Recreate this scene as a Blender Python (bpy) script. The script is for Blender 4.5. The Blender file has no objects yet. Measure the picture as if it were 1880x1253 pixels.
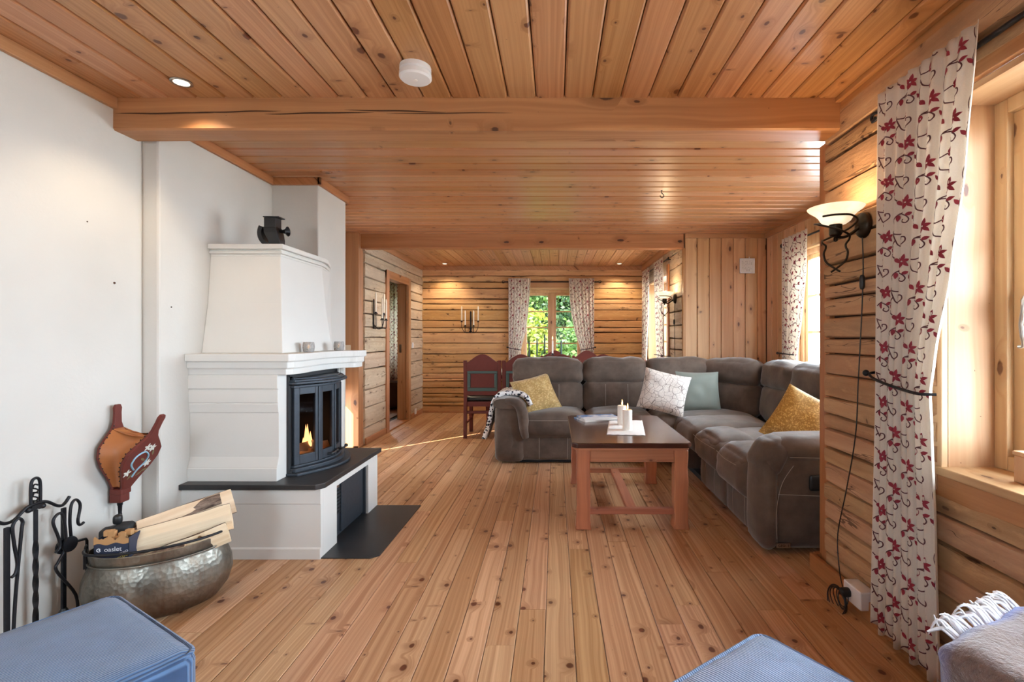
import bpy, bmesh, math, random
from mathutils import Vector, Matrix, noise
R = math.radians
PI = math.pi
random.seed(7)
sc = bpy.context.scene
COL = sc.collection

# ------------------------------------------------------------------ camera, world, sun, exposure
cam_d = bpy.data.cameras.new('camera')
cam_d.sensor_width = 36.0
cam_d.lens = 900.0 / 1880.0 * 36.0
cam_d.shift_x = -79.0 / 1880.0
cam_d.shift_y = -6.5 / 1880.0
cam_d.clip_start = 0.05
cam = bpy.data.objects.new('camera', cam_d)
cam.location = (0, 0, 1.2)
cam.rotation_euler = (R(90), 0, 0)
COL.objects.link(cam)
sc.camera = cam

world = bpy.data.worlds.new('sky')
sc.world = world
world.use_nodes = True
bg = world.node_tree.nodes['Background']
bg.inputs[0].default_value = (0.74, 0.88, 1.0, 1)
bg.inputs[1].default_value = 19.0

SUN_DIR = Vector((0.70, 0.71, -0.80)).normalized()
sun_d = bpy.data.lights.new('sun', 'SUN')
sun_d.energy = 20.0
sun_d.angle = R(0.5)
sun_d.color = (1.0, 0.93, 0.82)
sun = bpy.data.objects.new('sun', sun_d)
sun.rotation_euler = SUN_DIR.to_track_quat('-Z', 'Y').to_euler()
sun.location = (-6, -6, 9)
COL.objects.link(sun)

def portal(loc, sx, sy, direction):
    d = bpy.data.lights.new('window_portal', 'AREA')
    d.shape = 'RECTANGLE'; d.size = sx; d.size_y = sy
    d.cycles.is_portal = True
    o = bpy.data.objects.new('window_portal', d)
    o.location = loc
    o.rotation_euler = Vector(direction).to_track_quat('-Z', 'Y').to_euler()
    COL.objects.link(o)
portal((1.66, 1.0, 1.40), 1.30, 1.45, (-1, 0, 0))
portal((2.50, 3.72, 1.42), 2.02, 1.25, (-1, 0, 0))
portal((1.70, 6.72, 1.38), 1.30, 1.10, (-1, 0, 0))
portal((-0.05, 8.16, 1.36), 1.10, 1.30, (0, -1, 0))
portal((-3.15, 8.72, 1.45), 1.2, 1.1, (0, -1, 0))
portal((1.66, -1.0, 1.40), .80, 1.30, (-1, 0, 0))
portal((-1.59, -1.80, 1.43), .84, 1.27, (0, 1, 0))

sc.view_settings.view_transform = 'Standard'
sc.view_settings.look = 'None'
sc.view_settings.exposure = 0.70
sc.view_settings.gamma = 1.0
sc.view_settings.use_curve_mapping = False
sc.cycles.use_denoising = True
sc.cycles.diffuse_bounces = 6
sc.cycles.max_bounces = 14
sc.cycles.transparent_max_bounces = 16
sc.cycles.sample_clamp_indirect = 8.0
sc.cycles.caustics_reflective = False
sc.cycles.caustics_refractive = False

# ------------------------------------------------------------------ helpers: colours and materials
def S(r, g, b):
    f = lambda c: (c/255/12.92) if c/255 <= .04045 else ((c/255+.055)/1.055)**2.4
    return (f(r), f(g), f(b), 1)

class NT:
    def __init__(s, name):
        s.m = bpy.data.materials.new(name); s.m.use_nodes = True
        s.t = s.m.node_tree; s.n = s.t.nodes; s.l = s.t.links
        s.bsdf = s.n['Principled BSDF']; s.out = s.n['Material Output']
    def put(s, sock, val):
        if hasattr(val, 'is_output'): s.l.new(val, sock)
        else: sock.default_value = val
    def math(s, op, a, b=None, c=None, clamp=False):
        k = s.n.new('ShaderNodeMath'); k.operation = op; k.use_clamp = clamp
        s.put(k.inputs[0], a)
        if b is not None: s.put(k.inputs[1], b)
        if c is not None: s.put(k.inputs[2], c)
        return k.outputs[0]
    def comb(s, x, y, z):
        k = s.n.new('ShaderNodeCombineXYZ')
        for i, q in enumerate((x, y, z)): s.put(k.inputs[i], q)
        return k.outputs[0]
    def sep(s, v):
        k = s.n.new('ShaderNodeSeparateXYZ'); s.put(k.inputs[0], v); return k.outputs
    def noise(s, vec, scale=1.0, detail=2.0, rough=.5):
        k = s.n.new('ShaderNodeTexNoise'); k.inputs['Scale'].default_value = scale
        k.inputs['Detail'].default_value = detail; k.inputs['Roughness'].default_value = rough
        if vec is not None: s.put(k.inputs['Vector'], vec)
        return k.outputs[0]
    def voro(s, vec, scale=1.0, feature='F1', dim='3D'):
        k = s.n.new('ShaderNodeTexVoronoi'); k.voronoi_dimensions = dim; k.feature = feature
        k.inputs['Scale'].default_value = scale; s.put(k.inputs['Vector'], vec)
        return k.outputs
    def ramp(s, v, a, b, lo=0.0, hi=1.0, smooth=False):
        k = s.n.new('ShaderNodeMapRange'); k.clamp = True
        if smooth: k.interpolation_type = 'SMOOTHSTEP'
        s.put(k.inputs[0], v); s.put(k.inputs[1], a); s.put(k.inputs[2], b)
        s.put(k.inputs[3], lo); s.put(k.inputs[4], hi)
        return k.outputs[0]
    def mix(s, f, a, b):
        k = s.n.new('ShaderNodeMix'); k.data_type = 'RGBA'
        s.put(k.inputs[0], f); s.put(k.inputs[6], a); s.put(k.inputs[7], b)
        return k.outputs[2]
    def hsv(s, col, h=.5, sat=1., v=1.):
        k = s.n.new('ShaderNodeHueSaturation')
        s.put(k.inputs['Hue'], h); s.put(k.inputs['Saturation'], sat); s.put(k.inputs['Value'], v); s.put(k.inputs['Color'], col)
        return k.outputs[0]
    def coord(s, which='Object'):
        k = s.n.new('ShaderNodeTexCoord'); return k.outputs[which]
    def rand(s):
        k = s.n.new('ShaderNodeObjectInfo'); return k.outputs['Random']
    def bump(s, h, strength=.3, dist=.01):
        k = s.n.new('ShaderNodeBump'); k.inputs['Strength'].default_value = strength
        k.inputs['Distance'].default_value = dist; s.put(k.inputs['Height'], h)
        s.l.new(k.outputs[0], s.bsdf.inputs['Normal'])
    def set(s, **kw):
        for k, v in kw.items(): s.put(s.bsdf.inputs[k.replace('_', ' ')], v)
        return s

def plain(name, col, rough=.5, metal=0., var=0., scale=30., bump=0., coat=0., sheen=0., spec=None):
    t = NT(name); p = t.coord()
    if var or bump:
        nz = t.noise(p, scale, 4.)
        if var:
            c = t.hsv(col, .5, 1., t.ramp(nz, .25, .75, 1-var, 1+var))
            t.put(t.bsdf.inputs['Base Color'], c)
        if bump: t.bump(nz, bump, .01)
    if not var: t.put(t.bsdf.inputs['Base Color'], col)
    t.set(Roughness=rough, Metallic=metal)
    if coat: t.set(Coat_Weight=coat, Coat_Roughness=.15)
    if sheen: t.set(Sheen_Weight=sheen, Sheen_Roughness=.4)
    if spec is not None: t.set(Specular_IOR_Level=spec)
    return t.m

def pine(name, light, dark, knot, rough=.45, kd=.5, ks=.10, ku=3.4, kv=8.0, gs=38., var=.13, bump=.12, coat=0., log=False, contrast=1.0, huev=.005, axis='x'):
    t = NT(name)
    x, y, z = t.sep(t.coord())
    if axis == 'y': x, y = y, x
    if axis == 'z': x, z = z, x
    rnd = t.rand()
    r1 = t.math('MULTIPLY', rnd, 53.0)
    u = t.math('ADD', x, r1)
    v = t.math('ADD', t.math('ADD', y, z), t.math('MULTIPLY', rnd, 91.0))
    warp = t.math('SUBTRACT', t.noise(t.comb(t.math('MULTIPLY', u, 1.3), t.math('MULTIPLY', v, 5.0), r1), 1.0, 2.0), .5)
    kvec = t.comb(t.math('MULTIPLY', u, ku), t.math('ADD', t.math('MULTIPLY', v, kv), t.math('MULTIPLY', warp, .5)), 0.0)
    vo = t.voro(kvec, 1.0, 'F1', '2D')
    cr, cg, cb = t.sep(vo[1])
    gate = t.math('LESS_THAN', cg, kd)
    rad = t.math('ADD', t.math('MULTIPLY', t.math('MULTIPLY', t.math('ADD', t.math('POWER', cr, 1.6), .28), ks), gate), .0008)
    dn = t.math('ADD', vo[0], t.math('MULTIPLY', t.math('SUBTRACT', t.noise(t.comb(t.math('MULTIPLY', u, 60.), t.math('MULTIPLY', v, 60.), r1), 1.0, 2.), .5), .05))
    kn = t.ramp(dn, rad, t.math('MULTIPLY', rad, .62), 0, 1, True)
    halo = t.ramp(dn, t.math('MULTIPLY', rad, 3.6), rad, 0, 1, True)
    vo2 = t.voro(t.comb(t.math('MULTIPLY', u, ku*1.5), t.math('ADD', t.math('MULTIPLY', v, kv*.42), t.math('MULTIPLY', u, 1.1)), 0.0), 1.0, 'F1', '2D')
    c2r, c2g, c2b = t.sep(vo2[1])
    rad2 = t.math('ADD', t.math('MULTIPLY', t.math('MULTIPLY', t.math('ADD', c2r, .3), ks*.62), t.math('LESS_THAN', c2g, kd*.38)), .0008)
    dn2 = t.math('ADD', vo2[0], t.math('MULTIPLY', warp, .05))
    kn = t.math('MAXIMUM', kn, t.ramp(dn2, rad2, t.math('MULTIPLY', rad2, .4), 0, .8, True))
    halo = t.math('MAXIMUM', halo, t.ramp(dn2, t.math('MULTIPLY', rad2, 3.0), rad2, 0, .8, True))
    gv = t.math('ADD', t.math('ADD', t.math('MULTIPLY', v, gs), t.math('MULTIPLY', warp, 2.4*max(1., gs/45.))), t.math('MULTIPLY', halo, 1.6*max(1., gs/45.)))
    g1 = t.noise(t.comb(t.math('MULTIPLY', u, .45), gv, r1), 1.0, 3.0, .55)
    g2 = t.noise(t.comb(t.math('MULTIPLY', u, 7.0), t.math('MULTIPLY', v, 330.0), r1), 1.0, 1.0)
    gr = t.ramp(g1, .5-.22/contrast, .5+.22/contrast)
    gr = t.math('ADD', t.math('MULTIPLY', gr, .8), t.math('MULTIPLY', g2, .2))
    big = t.noise(t.comb(t.math('MULTIPLY', u, .8), t.math('MULTIPLY', v, 4.0), r1), 1.0, 2.0)
    c = t.mix(gr, light, dark)
    c = t.mix(t.math('MULTIPLY', halo, .62), c, t.mix(.28, dark, knot))
    c = t.mix(kn, c, knot)
    rb = t.math('FRACT', t.math('MULTIPLY', rnd, 17.37))
    rh = t.math('FRACT', t.math('MULTIPLY', rnd, 41.91))
    val = t.math('MULTIPLY', t.ramp(rb, 0, 1, 1-var, 1+var), t.ramp(big, .3, .7, .93, 1.07))
    c = t.hsv(c, t.ramp(rh, 0, 1, .500-huev, .503+huev), t.ramp(rb, 0, 1, 1.04, .92), val)
    h = t.math('MULTIPLY', gr, .3)
    if log:
        pat = t.noise(t.comb(t.math('MULTIPLY', u, 2.2), t.math('MULTIPLY', v, 9.0), r1), 1.0, 5.0, .65)
        c = t.mix(t.ramp(pat, .50, .72, 0, .55), c, log[0])
        pat2 = t.noise(t.comb(t.math('MULTIPLY', u, 9.0), t.math('MULTIPLY', v, 26.0), r1), 1.0, 4.0, .7)
        c = t.mix(t.ramp(pat2, .55, .75, 0, .6), c, log[1])
        ck = t.noise(t.comb(t.math('MULTIPLY', u, .9), t.math('ADD', t.math('MULTIPLY', v, 15.0), t.math('MULTIPLY', warp, 3.0)), r1), 1.0, 3.0, .6)
        ck = t.math('ABSOLUTE', t.math('SUBTRACT', ck, .5))
        lim = t.ramp(t.noise(t.comb(t.math('MULTIPLY', u, 1.7), t.math('MULTIPLY', v, 7.0), 3.0), 1.0, 1.0), .50, .70, .0, .010)
        cm = t.math('LESS_THAN', ck, lim)
        c = t.mix(t.math('MULTIPLY', cm, .8), c, log[2])
        h = t.math('ADD', t.math('SUBTRACT', h, t.math('MULTIPLY', cm, 1.2)), t.math('MULTIPLY', pat2, 1.0))
    t.put(t.bsdf.inputs['Base Color'], c)
    t.set(Roughness=t.ramp(gr, 0, 1, rough-.04, rough+.06))
    if coat: t.set(Coat_Weight=coat, Coat_Roughness=.2)
    t.bump(h, bump, .004 if not log else .012)
    return t.m

class Mats(dict):
    def __missing__(s, k):                     # 'trim_z', 'trim_y': the same wood with its grain along another axis
        a, kw = WOOD[k[:-2]]; s[k] = pine(*a, axis=k[-1], **kw); return s[k]
M = Mats(); WOOD = {}
def wood(key, *a, **kw):
    WOOD[key] = (a, kw); M[key] = pine(*a, **kw)
wood('floor', 'floor_pine', S(204,160,120), S(166,117,77), S(92,44,18), rough=.42, kd=.50, ks=.112, ku=6.6, kv=8.5, var=.17, coat=.12, bump=.05, contrast=1.5, gs=80.)
wood('ceil', 'ceiling_pine', S(200,147,104), S(171,117,76), S(96,46,20), rough=.38, kd=.42, ks=.12, ku=5.6, kv=7.6, gs=72., contrast=1.4, var=.11, coat=.06, bump=.05)
wood('ceil2', 'panel_pine', S(196,142,100), S(170,115,74), S(96,48,22), rough=.30, kd=.34, ks=.11, ku=5.0, kv=8.0, var=.10, coat=.10, bump=.04)
wood('beam', 'beam_pine', S(186,130,84), S(154,97,56), S(72,36,18), rough=.48, kd=.35, ks=.10, ku=2.6, kv=6., gs=30, var=.03, bump=.08)
wood('trim', 'trim_pine', S(190,136,90), S(162,106,62), S(90,48,26), rough=.45, kd=.22, ks=.09, var=.08, bump=.05)
wood('plankw', 'wall_plank_pine', S(214,168,124), S(188,136,92), S(92,52,30), rough=.5, kd=.5, ks=.10, ku=3.0, kv=7.5, gs=26, var=.10, bump=.05)
wood('sillw', 'window_pine', S(206,170,128), S(180,136,94), S(104,66,42), rough=.5, kd=.25, ks=.09, gs=26, var=.06, bump=.04)
LG = lambda a, b: (a, b, S(78,50,32))
wood('log', 'old_log', S(222,176,122), S(190,138,88), S(96,60,38), rough=.68, kd=.4, ks=.09, gs=22, var=.13, bump=.35, log=LG(S(150,112,78), S(222,184,134)))
wood('logp', 'pale_log', S(206,188,164), S(178,152,126), S(92,66,50), rough=.72, kd=.35, ks=.08, gs=22, var=.10, bump=.35, log=LG(S(170,146,122), S(230,206,176)))
wood('logd', 'brown_log', S(196,156,118), S(164,120,84), S(88,56,40), rough=.68, kd=.4, ks=.09, gs=22, var=.13, bump=.4, log=LG(S(128,96,72), S(206,166,120)))
M['chink'] = plain('dark_chinking', S(66,42,26), .9)
M['gap'] = plain('dark_joint', S(70,40,22), .8)

def plaster():
    t = NT('white_plaster'); p = t.coord()
    a = t.noise(p, 1.3, 3.); b = t.noise(p, 60., 5., .6); d = t.noise(p, 9., 3.)
    c = t.mix(t.ramp(a, .35, .65), S(200,197,191), S(208,205,199))
    t.put(t.bsdf.inputs['Base Color'], c)
    t.set(Roughness=.85)
    t.bump(t.math('ADD', t.math('MULTIPLY', b, .4), d), .18, .01)
    return t.m
M['plaster'] = plaster()
M['white'] = plain('white_painted_masonry', S(216,214,209), .62, var=.015, scale=5., bump=.06)
M['whitep'] = plain('white_plastic', S(228,228,230), .35)
M['cream'] = plain('cream_plastic', S(214,196,170), .4)
M['slate'] = plain('black_slate', S(46,44,44), .42, var=.18, scale=18., bump=.12)
M['castiron'] = plain('grey_black_cast_iron', S(58,64,72), .5, metal=.35, var=.12, scale=40., bump=.05)
M['soot'] = plain('sooty_steel', S(40,40,42), .7)
M['plate'] = plain('black_steel_plate', S(52,54,57), .42, metal=.3, var=.10, scale=8.)
M['iron'] = plain('black_wrought_iron', S(36,36,40), .42, metal=.6, var=.15, scale=60., bump=.1)
M['bronze'] = plain('dark_bronze', S(50,40,30), .35, metal=.8, var=.12, scale=40.)
M['black'] = plain('black_plastic', S(26,26,28), .4)
M['wax'] = plain('ivory_wax', S(238,230,214), .45)
M['waxw'] = plain('white_wax', S(243,239,232), .5)
M['steel'] = plain('brushed_steel', S(178,176,172), .3, metal=1.)
wood('mah', 'red_stained_wood', S(188,118,82), S(152,88,62), S(100,52,36), rough=.36, kd=.12, ks=.07, gs=34, var=.05, coat=.1, bump=.04)
M['mahtop'] = plain('dark_polished_table_top', S(70,38,28), .22, var=.10, scale=7., coat=.35)
M['oxblood'] = plain('oxblood_painted_wood', S(104,46,38), .5, var=.06, scale=14., spec=.3)
M['greenp'] = plain('dark_green_paint', S(62,84,78), .4)
M['leather_bk'] = plain('black_leather', S(34,38,40), .35, var=.1, scale=50., bump=.1)
M['cloth_w'] = plain('white_linen', S(238,236,232), .85, bump=.1, scale=200.)

def suede(name, c1, c2, c3):
    t = NT(name); p = t.coord()
    a = t.noise(p, 7., 4., .6); b = t.noise(p, 2.4, 3., .6); f = t.noise(p, 220., 2.)
    c = t.mix(t.ramp(a, .35, .68), c1, c2)
    c = t.mix(t.ramp(b, .45, .7, 0, .6), c, c3)
    t.put(t.bsdf.inputs['Base Color'], c)
    t.set(Roughness=.8, Sheen_Weight=.35, Sheen_Roughness=.45, Specular_IOR_Level=.25)
    t.bump(t.math('ADD', t.math('MULTIPLY', f, .3), t.math('MULTIPLY', a, 2.)), .25, .006)
    return t.m
M['suede'] = suede('grey_brown_suede', S(84,71,63), S(108,93,82), S(66,55,48))
M['stitch'] = plain('pale_thread', S(170,160,150), .8)

def corduroy(name, c1, c2):
    t = NT(name); x, y, z = t.sep(t.coord())
    q = t.math('MULTIPLY', t.math('ADD', x, t.math('MULTIPLY', z, .0)), 2*PI/.0065)
    w = t.math('ADD', t.math('MULTIPLY', t.math('SINE', q), .5), .5)
    nz = t.noise(t.coord(), 14., 4., .6)
    c = t.mix(t.ramp(w, .1, .8), c1, c2)
    c = t.hsv(c, .5, 1., t.ramp(nz, .3, .7, .86, 1.14))
    t.put(t.bsdf.inputs['Base Color'], c)
    t.set(Roughness=.85, Sheen_Weight=.4, Specular_IOR_Level=.2)
    t.bump(w, .6, .003)
    return t.m
M['cord'] = corduroy('blue_corduroy', S(50,74,108), S(88,116,152))
M['cord2'] = corduroy('pale_blue_corduroy', S(96,116,146), S(134,154,184))

def thin_glass(name, tint=(1, 1, 1, 1)):
    t = NT(name)
    tr = t.n.new('ShaderNodeBsdfTransparent'); tr.inputs[0].default_value = tint
    gl = t.n.new('ShaderNodeBsdfGlossy'); gl.inputs['Roughness'].default_value = .02
    fr = t.n.new('ShaderNodeFresnel'); fr.inputs[0].default_value = 1.45
    mx = t.n.new('ShaderNodeMixShader')
    ge = t.n.new('ShaderNodeNewGeometry')
    t.l.new(t.math('MULTIPLY', fr.outputs[0], t.math('SUBTRACT', 1.0, ge.outputs['Backfacing'])), mx.inputs[0]); t.l.new(tr.outputs[0], mx.inputs[1]); t.l.new(gl.outputs[0], mx.inputs[2])
    t.l.new(mx.outputs[0], t.out.inputs[0])
    return t.m
M['glass'] = thin_glass('window_glass')
M['sglass'] = thin_glass('stove_glass', (.62, .62, .64, 1))

def emit(name, col, strength):
    t = NT(name)
    t.set(Base_Color=(0, 0, 0, 1), Emission_Color=col, Emission_Strength=strength)
    return t.m
M['flame'] = emit('candle_flame', (1., .55, .16, 1), 9.)
M['fire'] = emit('fire_flame', (1., .42, .14, 1), 4.5)
M['ember'] = emit('glowing_ember', (1., .10, .04, 1), 1.5)
M['bulb'] = emit('downlight_bulb', (1., .86, .62, 1), 5.)

def curtain_mat(name, col):
    t = NT(name); p = t.coord()
    f = t.noise(p, 260., 2.)
    t.put(t.bsdf.inputs['Base Color'], t.hsv(col, .5, 1., t.ramp(f, .3, .7, .96, 1.04)))
    t.set(Roughness=.85, Specular_IOR_Level=.15)
    t.bump(f, .15, .002)
    tl = t.n.new('ShaderNodeBsdfTranslucent'); tl.inputs[0].default_value = col
    mx = t.n.new('ShaderNodeMixShader'); mx.inputs[0].default_value = .36
    t.l.new(t.bsdf.outputs[0], mx.inputs[1]); t.l.new(tl.outputs[0], mx.inputs[2]); t.l.new(mx.outputs[0], t.out.inputs[0])
    return t.m
M['curtain'] = curtain_mat('cream_curtain_cloth', S(234,227,217))
M['vine'] = plain('plum_embroidery', S(86,44,48), .7)
M['petal'] = plain('dark_red_embroidery', S(138,26,48), .65)

# ------------------------------------------------------------------ helpers: meshes and objects
class MB:
    def __init__(s): s.v = []; s.f = []
    def add(s, vs, fs, mat=None):
        k = len(s.v)
        if mat is not None: vs = [mat @ Vector(p) for p in vs]
        s.v += [tuple(p) for p in vs]; s.f += [tuple(i+k for i in f) for f in fs]
        return s
    def box(s, a, b, mat=None):
        x0, y0, z0 = a; x1, y1, z1 = b
        return s.add([(x0,y0,z0),(x1,y0,z0),(x1,y1,z0),(x0,y1,z0),(x0,y0,z1),(x1,y0,z1),(x1,y1,z1),(x0,y1,z1)],
              [(0,3,2,1),(4,5,6,7),(0,1,5,4),(1,2,6,5),(2,3,7,6),(3,0,4,7)], mat)
    def cbox(s, c, d, mat=None):
        return s.box([c[i]-d[i]/2 for i in range(3)], [c[i]+d[i]/2 for i in range(3)], mat)
    def prism(s, poly, z0, z1, mat=None):       # polygon in xy (ccw), extruded along z
        n = len(poly)
        vs = [(x, y, z0) for x, y in poly] + [(x, y, z1) for x, y in poly]
        fs = [tuple(range(n-1, -1, -1)), tuple(range(n, 2*n))] + [(i, (i+1) % n, n+(i+1) % n, n+i) for i in range(n)]
        return s.add(vs, fs, mat)
    def loft(s, rings, closed=True, caps=True, mat=None):
        n = len(rings[0]); vs = [p for r in rings for p in r]; fs = []
        for k in range(len(rings)-1):
            for i in range(n if closed else n-1):
                j = (i+1) % n
                fs.append((k*n+i, k*n+j, (k+1)*n+j, (k+1)*n+i))
        if caps and closed:
            fs.append(tuple(range(n-1, -1, -1))); fs.append(tuple((len(rings)-1)*n+i for i in range(n)))
        return s.add(vs, fs, mat)
    def lathe(s, prof, n=24, c=(0, 0, 0), sx=1., sy=1., mat=None):
        rings = [[(c[0]+r*sx*math.cos(2*PI*i/n), c[1]+r*sy*math.sin(2*PI*i/n), c[2]+z) for i in range(n)] for r, z in prof]
        return s.loft(rings, mat=mat)
    def tube(s, pts, r, n=8, closed=False, mat=None):
        P = [Vector(p) for p in pts]; m = len(P)
        rr = r if isinstance(r, (list, tuple)) else [r]*m
        T = []
        for i in range(m):
            a = P[(i-1) % m] if closed else P[max(i-1, 0)]; b = P[(i+1) % m] if closed else P[min(i+1, m-1)]
            d = (b-a); T.append(d.normalized() if d.length > 1e-9 else Vector((0, 0, 1)))
        ref = Vector((0, 0, 1)) if abs(T[0].z) < .9 else Vector((1, 0, 0))
        N = (ref - T[0]*ref.dot(T[0])).normalized(); rings = []
        for i in range(m):
            N = (N - T[i]*N.dot(T[i])); N = N.normalized() if N.length > 1e-6 else Vector((1, 0, 0))
            B = T[i].cross(N)
            rings.append([P[i] + (N*math.cos(2*PI*k/n) + B*math.sin(2*PI*k/n))*rr[i] for k in range(n)])
        if closed: rings.append(rings[0]); return s.loft(rings, caps=False, mat=mat)
        return s.loft(rings, mat=mat)
    def ball(s, c, r, n=10, m=6, sc3=(1, 1, 1)):
        prof = [(max(1e-4, math.sin(PI*i/m)), -math.cos(PI*i/m)) for i in range(m+1)]
        rings = [[(c[0]+a*r*sc3[0]*math.cos(2*PI*i/n), c[1]+a*r*sc3[1]*math.sin(2*PI*i/n), c[2]+z*r*sc3[2]) for i in range(n)] for a, z in prof]
        return s.loft(rings)
    def soft(s, c, size, r=.05, bulge=.02, N=8, wr=0., seed=0., rot=None, bz=None):   # padded box
        h = [q/2 for q in size]; r = min(r, min(h)*.98)
        bz = bulge if bz is None else bz
        idx = {}; vs = []; fs = []
        def vid(key):
            if key in idx: return idx[key]
            p = [(k/N*2-1) for k in key]
            # pull sample lines towards edges so that the rounding is smooth
            q = [math.copysign(1-(1-abs(a))**1.35, a) if abs(a) < 1 else a for a in p]
            P = [q[i]*h[i] for i in range(3)]
            co = [max(-(h[i]-r), min(h[i]-r, P[i])) for i in range(3)]
            d = Vector([P[i]-co[i] for i in range(3)])
            d = d.normalized() if d.length > 1e-9 else Vector((0, 0, 0))
            pos = Vector(co) + d*r
            b = [bulge, bulge, bz]
            for i in range(3):
                j, k = (i+1) % 3, (i+2) % 3
                pos[i] += d[i]*b[i]*(1-q[j]**2)*(1-q[k]**2)
            if wr:
                w = Vector(pos)*9 + Vector((seed, seed*1.7, seed*.3))
                pos += d*wr*(noise.noise(w) + .5*noise.noise(w*2.3))
            idx[key] = len(vs); vs.append(pos); return idx[key]
        for ax in range(3):
            for side in (0, N):
                for i in range(N):
                    for j in range(N):
                        ks = []
                        for (a, b) in ((i, j), (i+1, j), (i+1, j+1), (i, j+1)):
                            key = [0, 0, 0]; key[ax] = side; key[(ax+1) % 3] = a; key[(ax+2) % 3] = b
                            ks.append(vid(tuple(key)))
                        fs.append(tuple(ks) if side == N else tuple(reversed(ks)))
        m = Matrix.Translation(Vector(c))
        if rot is not None: m = m @ rot
        return s.add(vs, fs, m)
    def mesh(s, name):
        me = bpy.data.meshes.new(name); me.from_pydata(s.v, [], s.f); me.update(); return me

def obj(name, mb, mat=None, parent=None, smooth=None, bevel=0., loc=None, rot=None, segs=2, label=None, world=False):
    me = mb.mesh(name) if isinstance(mb, MB) else mb
    if mat is not None and not me.materials: me.materials.append(M[mat] if isinstance(mat, str) else mat)
    if smooth is not None:
        me.polygons.foreach_set('use_smooth', [True]*len(me.polygons))
        me.set_sharp_from_angle(angle=R(smooth))
    o = bpy.data.objects.new(name, me); COL.objects.link(o)
    if parent is not None:
        o.parent = parent
        if world: o.matrix_parent_inverse = parent.matrix_basis.inverted()
    if loc is not None: o.location = loc
    if rot is not None: o.rotation_euler = rot
    if bevel:
        b = o.modifiers.new('soft_edges', 'BEVEL'); b.width = bevel; b.segments = segs; b.limit_method = 'ANGLE'; b.angle_limit = R(35)
    if label: o['label'] = label
    return o
def tag(o, label, cat, group=None):
    o['label'] = label; o['category'] = cat
    if group: o['group'] = group
    return o
def thing(name, label, cat, loc=(0, 0, 0), rotz=0., group=None):
    o = bpy.data.objects.new(name, None); COL.objects.link(o)
    o.empty_display_size = .1
    o.location = loc; o.rotation_euler = (0, 0, rotz)
    return tag(o, label, cat, group)
def struct(name, mb=None, mat=None, parent=None, **kw):
    if mb is None:
        o = bpy.data.objects.new(name, None); COL.objects.link(o); o.empty_display_size = .1
    else: o = obj(name, mb, mat, parent, **kw)
    if parent is None: o['kind'] = 'structure'
    return o
def dup(root, loc=None, rotz=None, label=None, group=None, skip=()):
    r = root.copy(); COL.objects.link(r)
    if loc is not None: r.location = loc
    if rotz is not None: r.rotation_euler = (0, 0, rotz)
    if label: r['label'] = label
    if group: r['group'] = group
    for ch in list(root.children):
        if ch.name.split('.')[0] in skip: continue
        c = ch.copy(); COL.objects.link(c); c.parent = r
        for g in ch.children:
            d = g.copy(); COL.objects.link(d); d.parent = c
    return r
def place(o, loc, xd, zd):
    X = Vector(xd).normalized(); Z = Vector(zd).normalized(); Y = Z.cross(X)
    m = Matrix((X, Y, Z)).transposed().to_4x4(); m.translation = Vector(loc); o.matrix_local = m
    return o

_pc = {}
def plank_mesh(L, w, t, c):
    k = (round(L, 3), round(w, 4), t, c)
    if k not in _pc:
        pr = [(-w/2, -t), (w/2, -t), (w/2, -c), (w/2-c, 0), (-w/2+c, 0), (-w/2, -c)]
        mb = MB().loft([[(sx*L/2, y, z) for y, z in pr] for sx in (-1, 1)])
        mb.f = [tuple(reversed(f)) for f in mb.f]
        _pc[k] = mb.mesh('plank')
    return _pc[k]
def plank(parent, loc, xd, zd, L, w, t=.015, c=.004, mat='ceil', name='plank'):
    me = plank_mesh(L, w, t, c)
    if me.materials and me.materials[0] != M[mat]:
        me = me.copy(); me.materials.clear()
    o = obj(name, me, mat, parent)
    return place(o, loc, xd, zd)

def smooth_pts(pts, n=6, closed=False):           # Catmull-Rom through points
    P = [Vector(p) for p in pts]; m = len(P); out = []
    rng = range(m) if closed else range(m-1)
    for i in rng:
        p0 = P[(i-1) % m] if closed or i > 0 else P[0]
        p1 = P[i]; p2 = P[(i+1) % m]
        p3 = P[(i+2) % m] if closed or i+2 < m else P[-1]
        for k in range(n):
            t = k/n
            out.append(.5*((2*p1) + (p2-p0)*t + (2*p0-5*p1+4*p2-p3)*t*t + (3*p1-p0-3*p2+p3)*t**3))
    if not closed: out.append(P[-1])
    return out
def lerp_tab(tab, x):
    if x >= tab[0][0]: return tab[0][1]
    for (a, p), (b, q) in zip(tab, tab[1:]):
        if a >= x >= b:
            t = (a-x)/(a-b); t = t*t*(3-2*t)*.4 + t*.6
            return p+(q-p)*t
    return tab[-1][1]

# ------------------------------------------------------------------ the setting: floor and ceilings
XL, XR, XA = -2.10, 1.40, 2.32          # left wall, right log wall, alcove wall
HC = 2.34                               # ceiling height
rng = random.Random(3)
floor = struct('floor', MB().box((-2.42, -1.7, -.08), (2.42, 8.0, -.022)).box((-4.3, 5.5, -.08), (-2.42, 8.7, -.022)), 'gap')
W = .116
x = -2.36; k = 0
while x < 2.36:
    y0 = -.4 if x < 1.42 else 2.5
    y = y0 - rng.uniform(0, 1.6); ymax = 7.95
    while y < ymax - .02:
        L = rng.uniform(2.2, 4.6)
        a, b = max(y, y0), min(y+L, ymax)
        if ymax - b < .5: b = ymax
        if b-a > .05:
            plank(floor, (x+W/2, (a+b)/2, rng.uniform(-.0006, .0006)), (0, 1, 0), (0, 0, 1), b-a-.0012, W-.0024, .02, .0022, 'floor')
        y = b if b > a else y+L
    x += W
floor_rear = MB().box((-2.1, -1.65, -.022), (1.42, -.402, 0))
obj('rear_floorboards', floor_rear, 'floor_y', floor)
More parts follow.
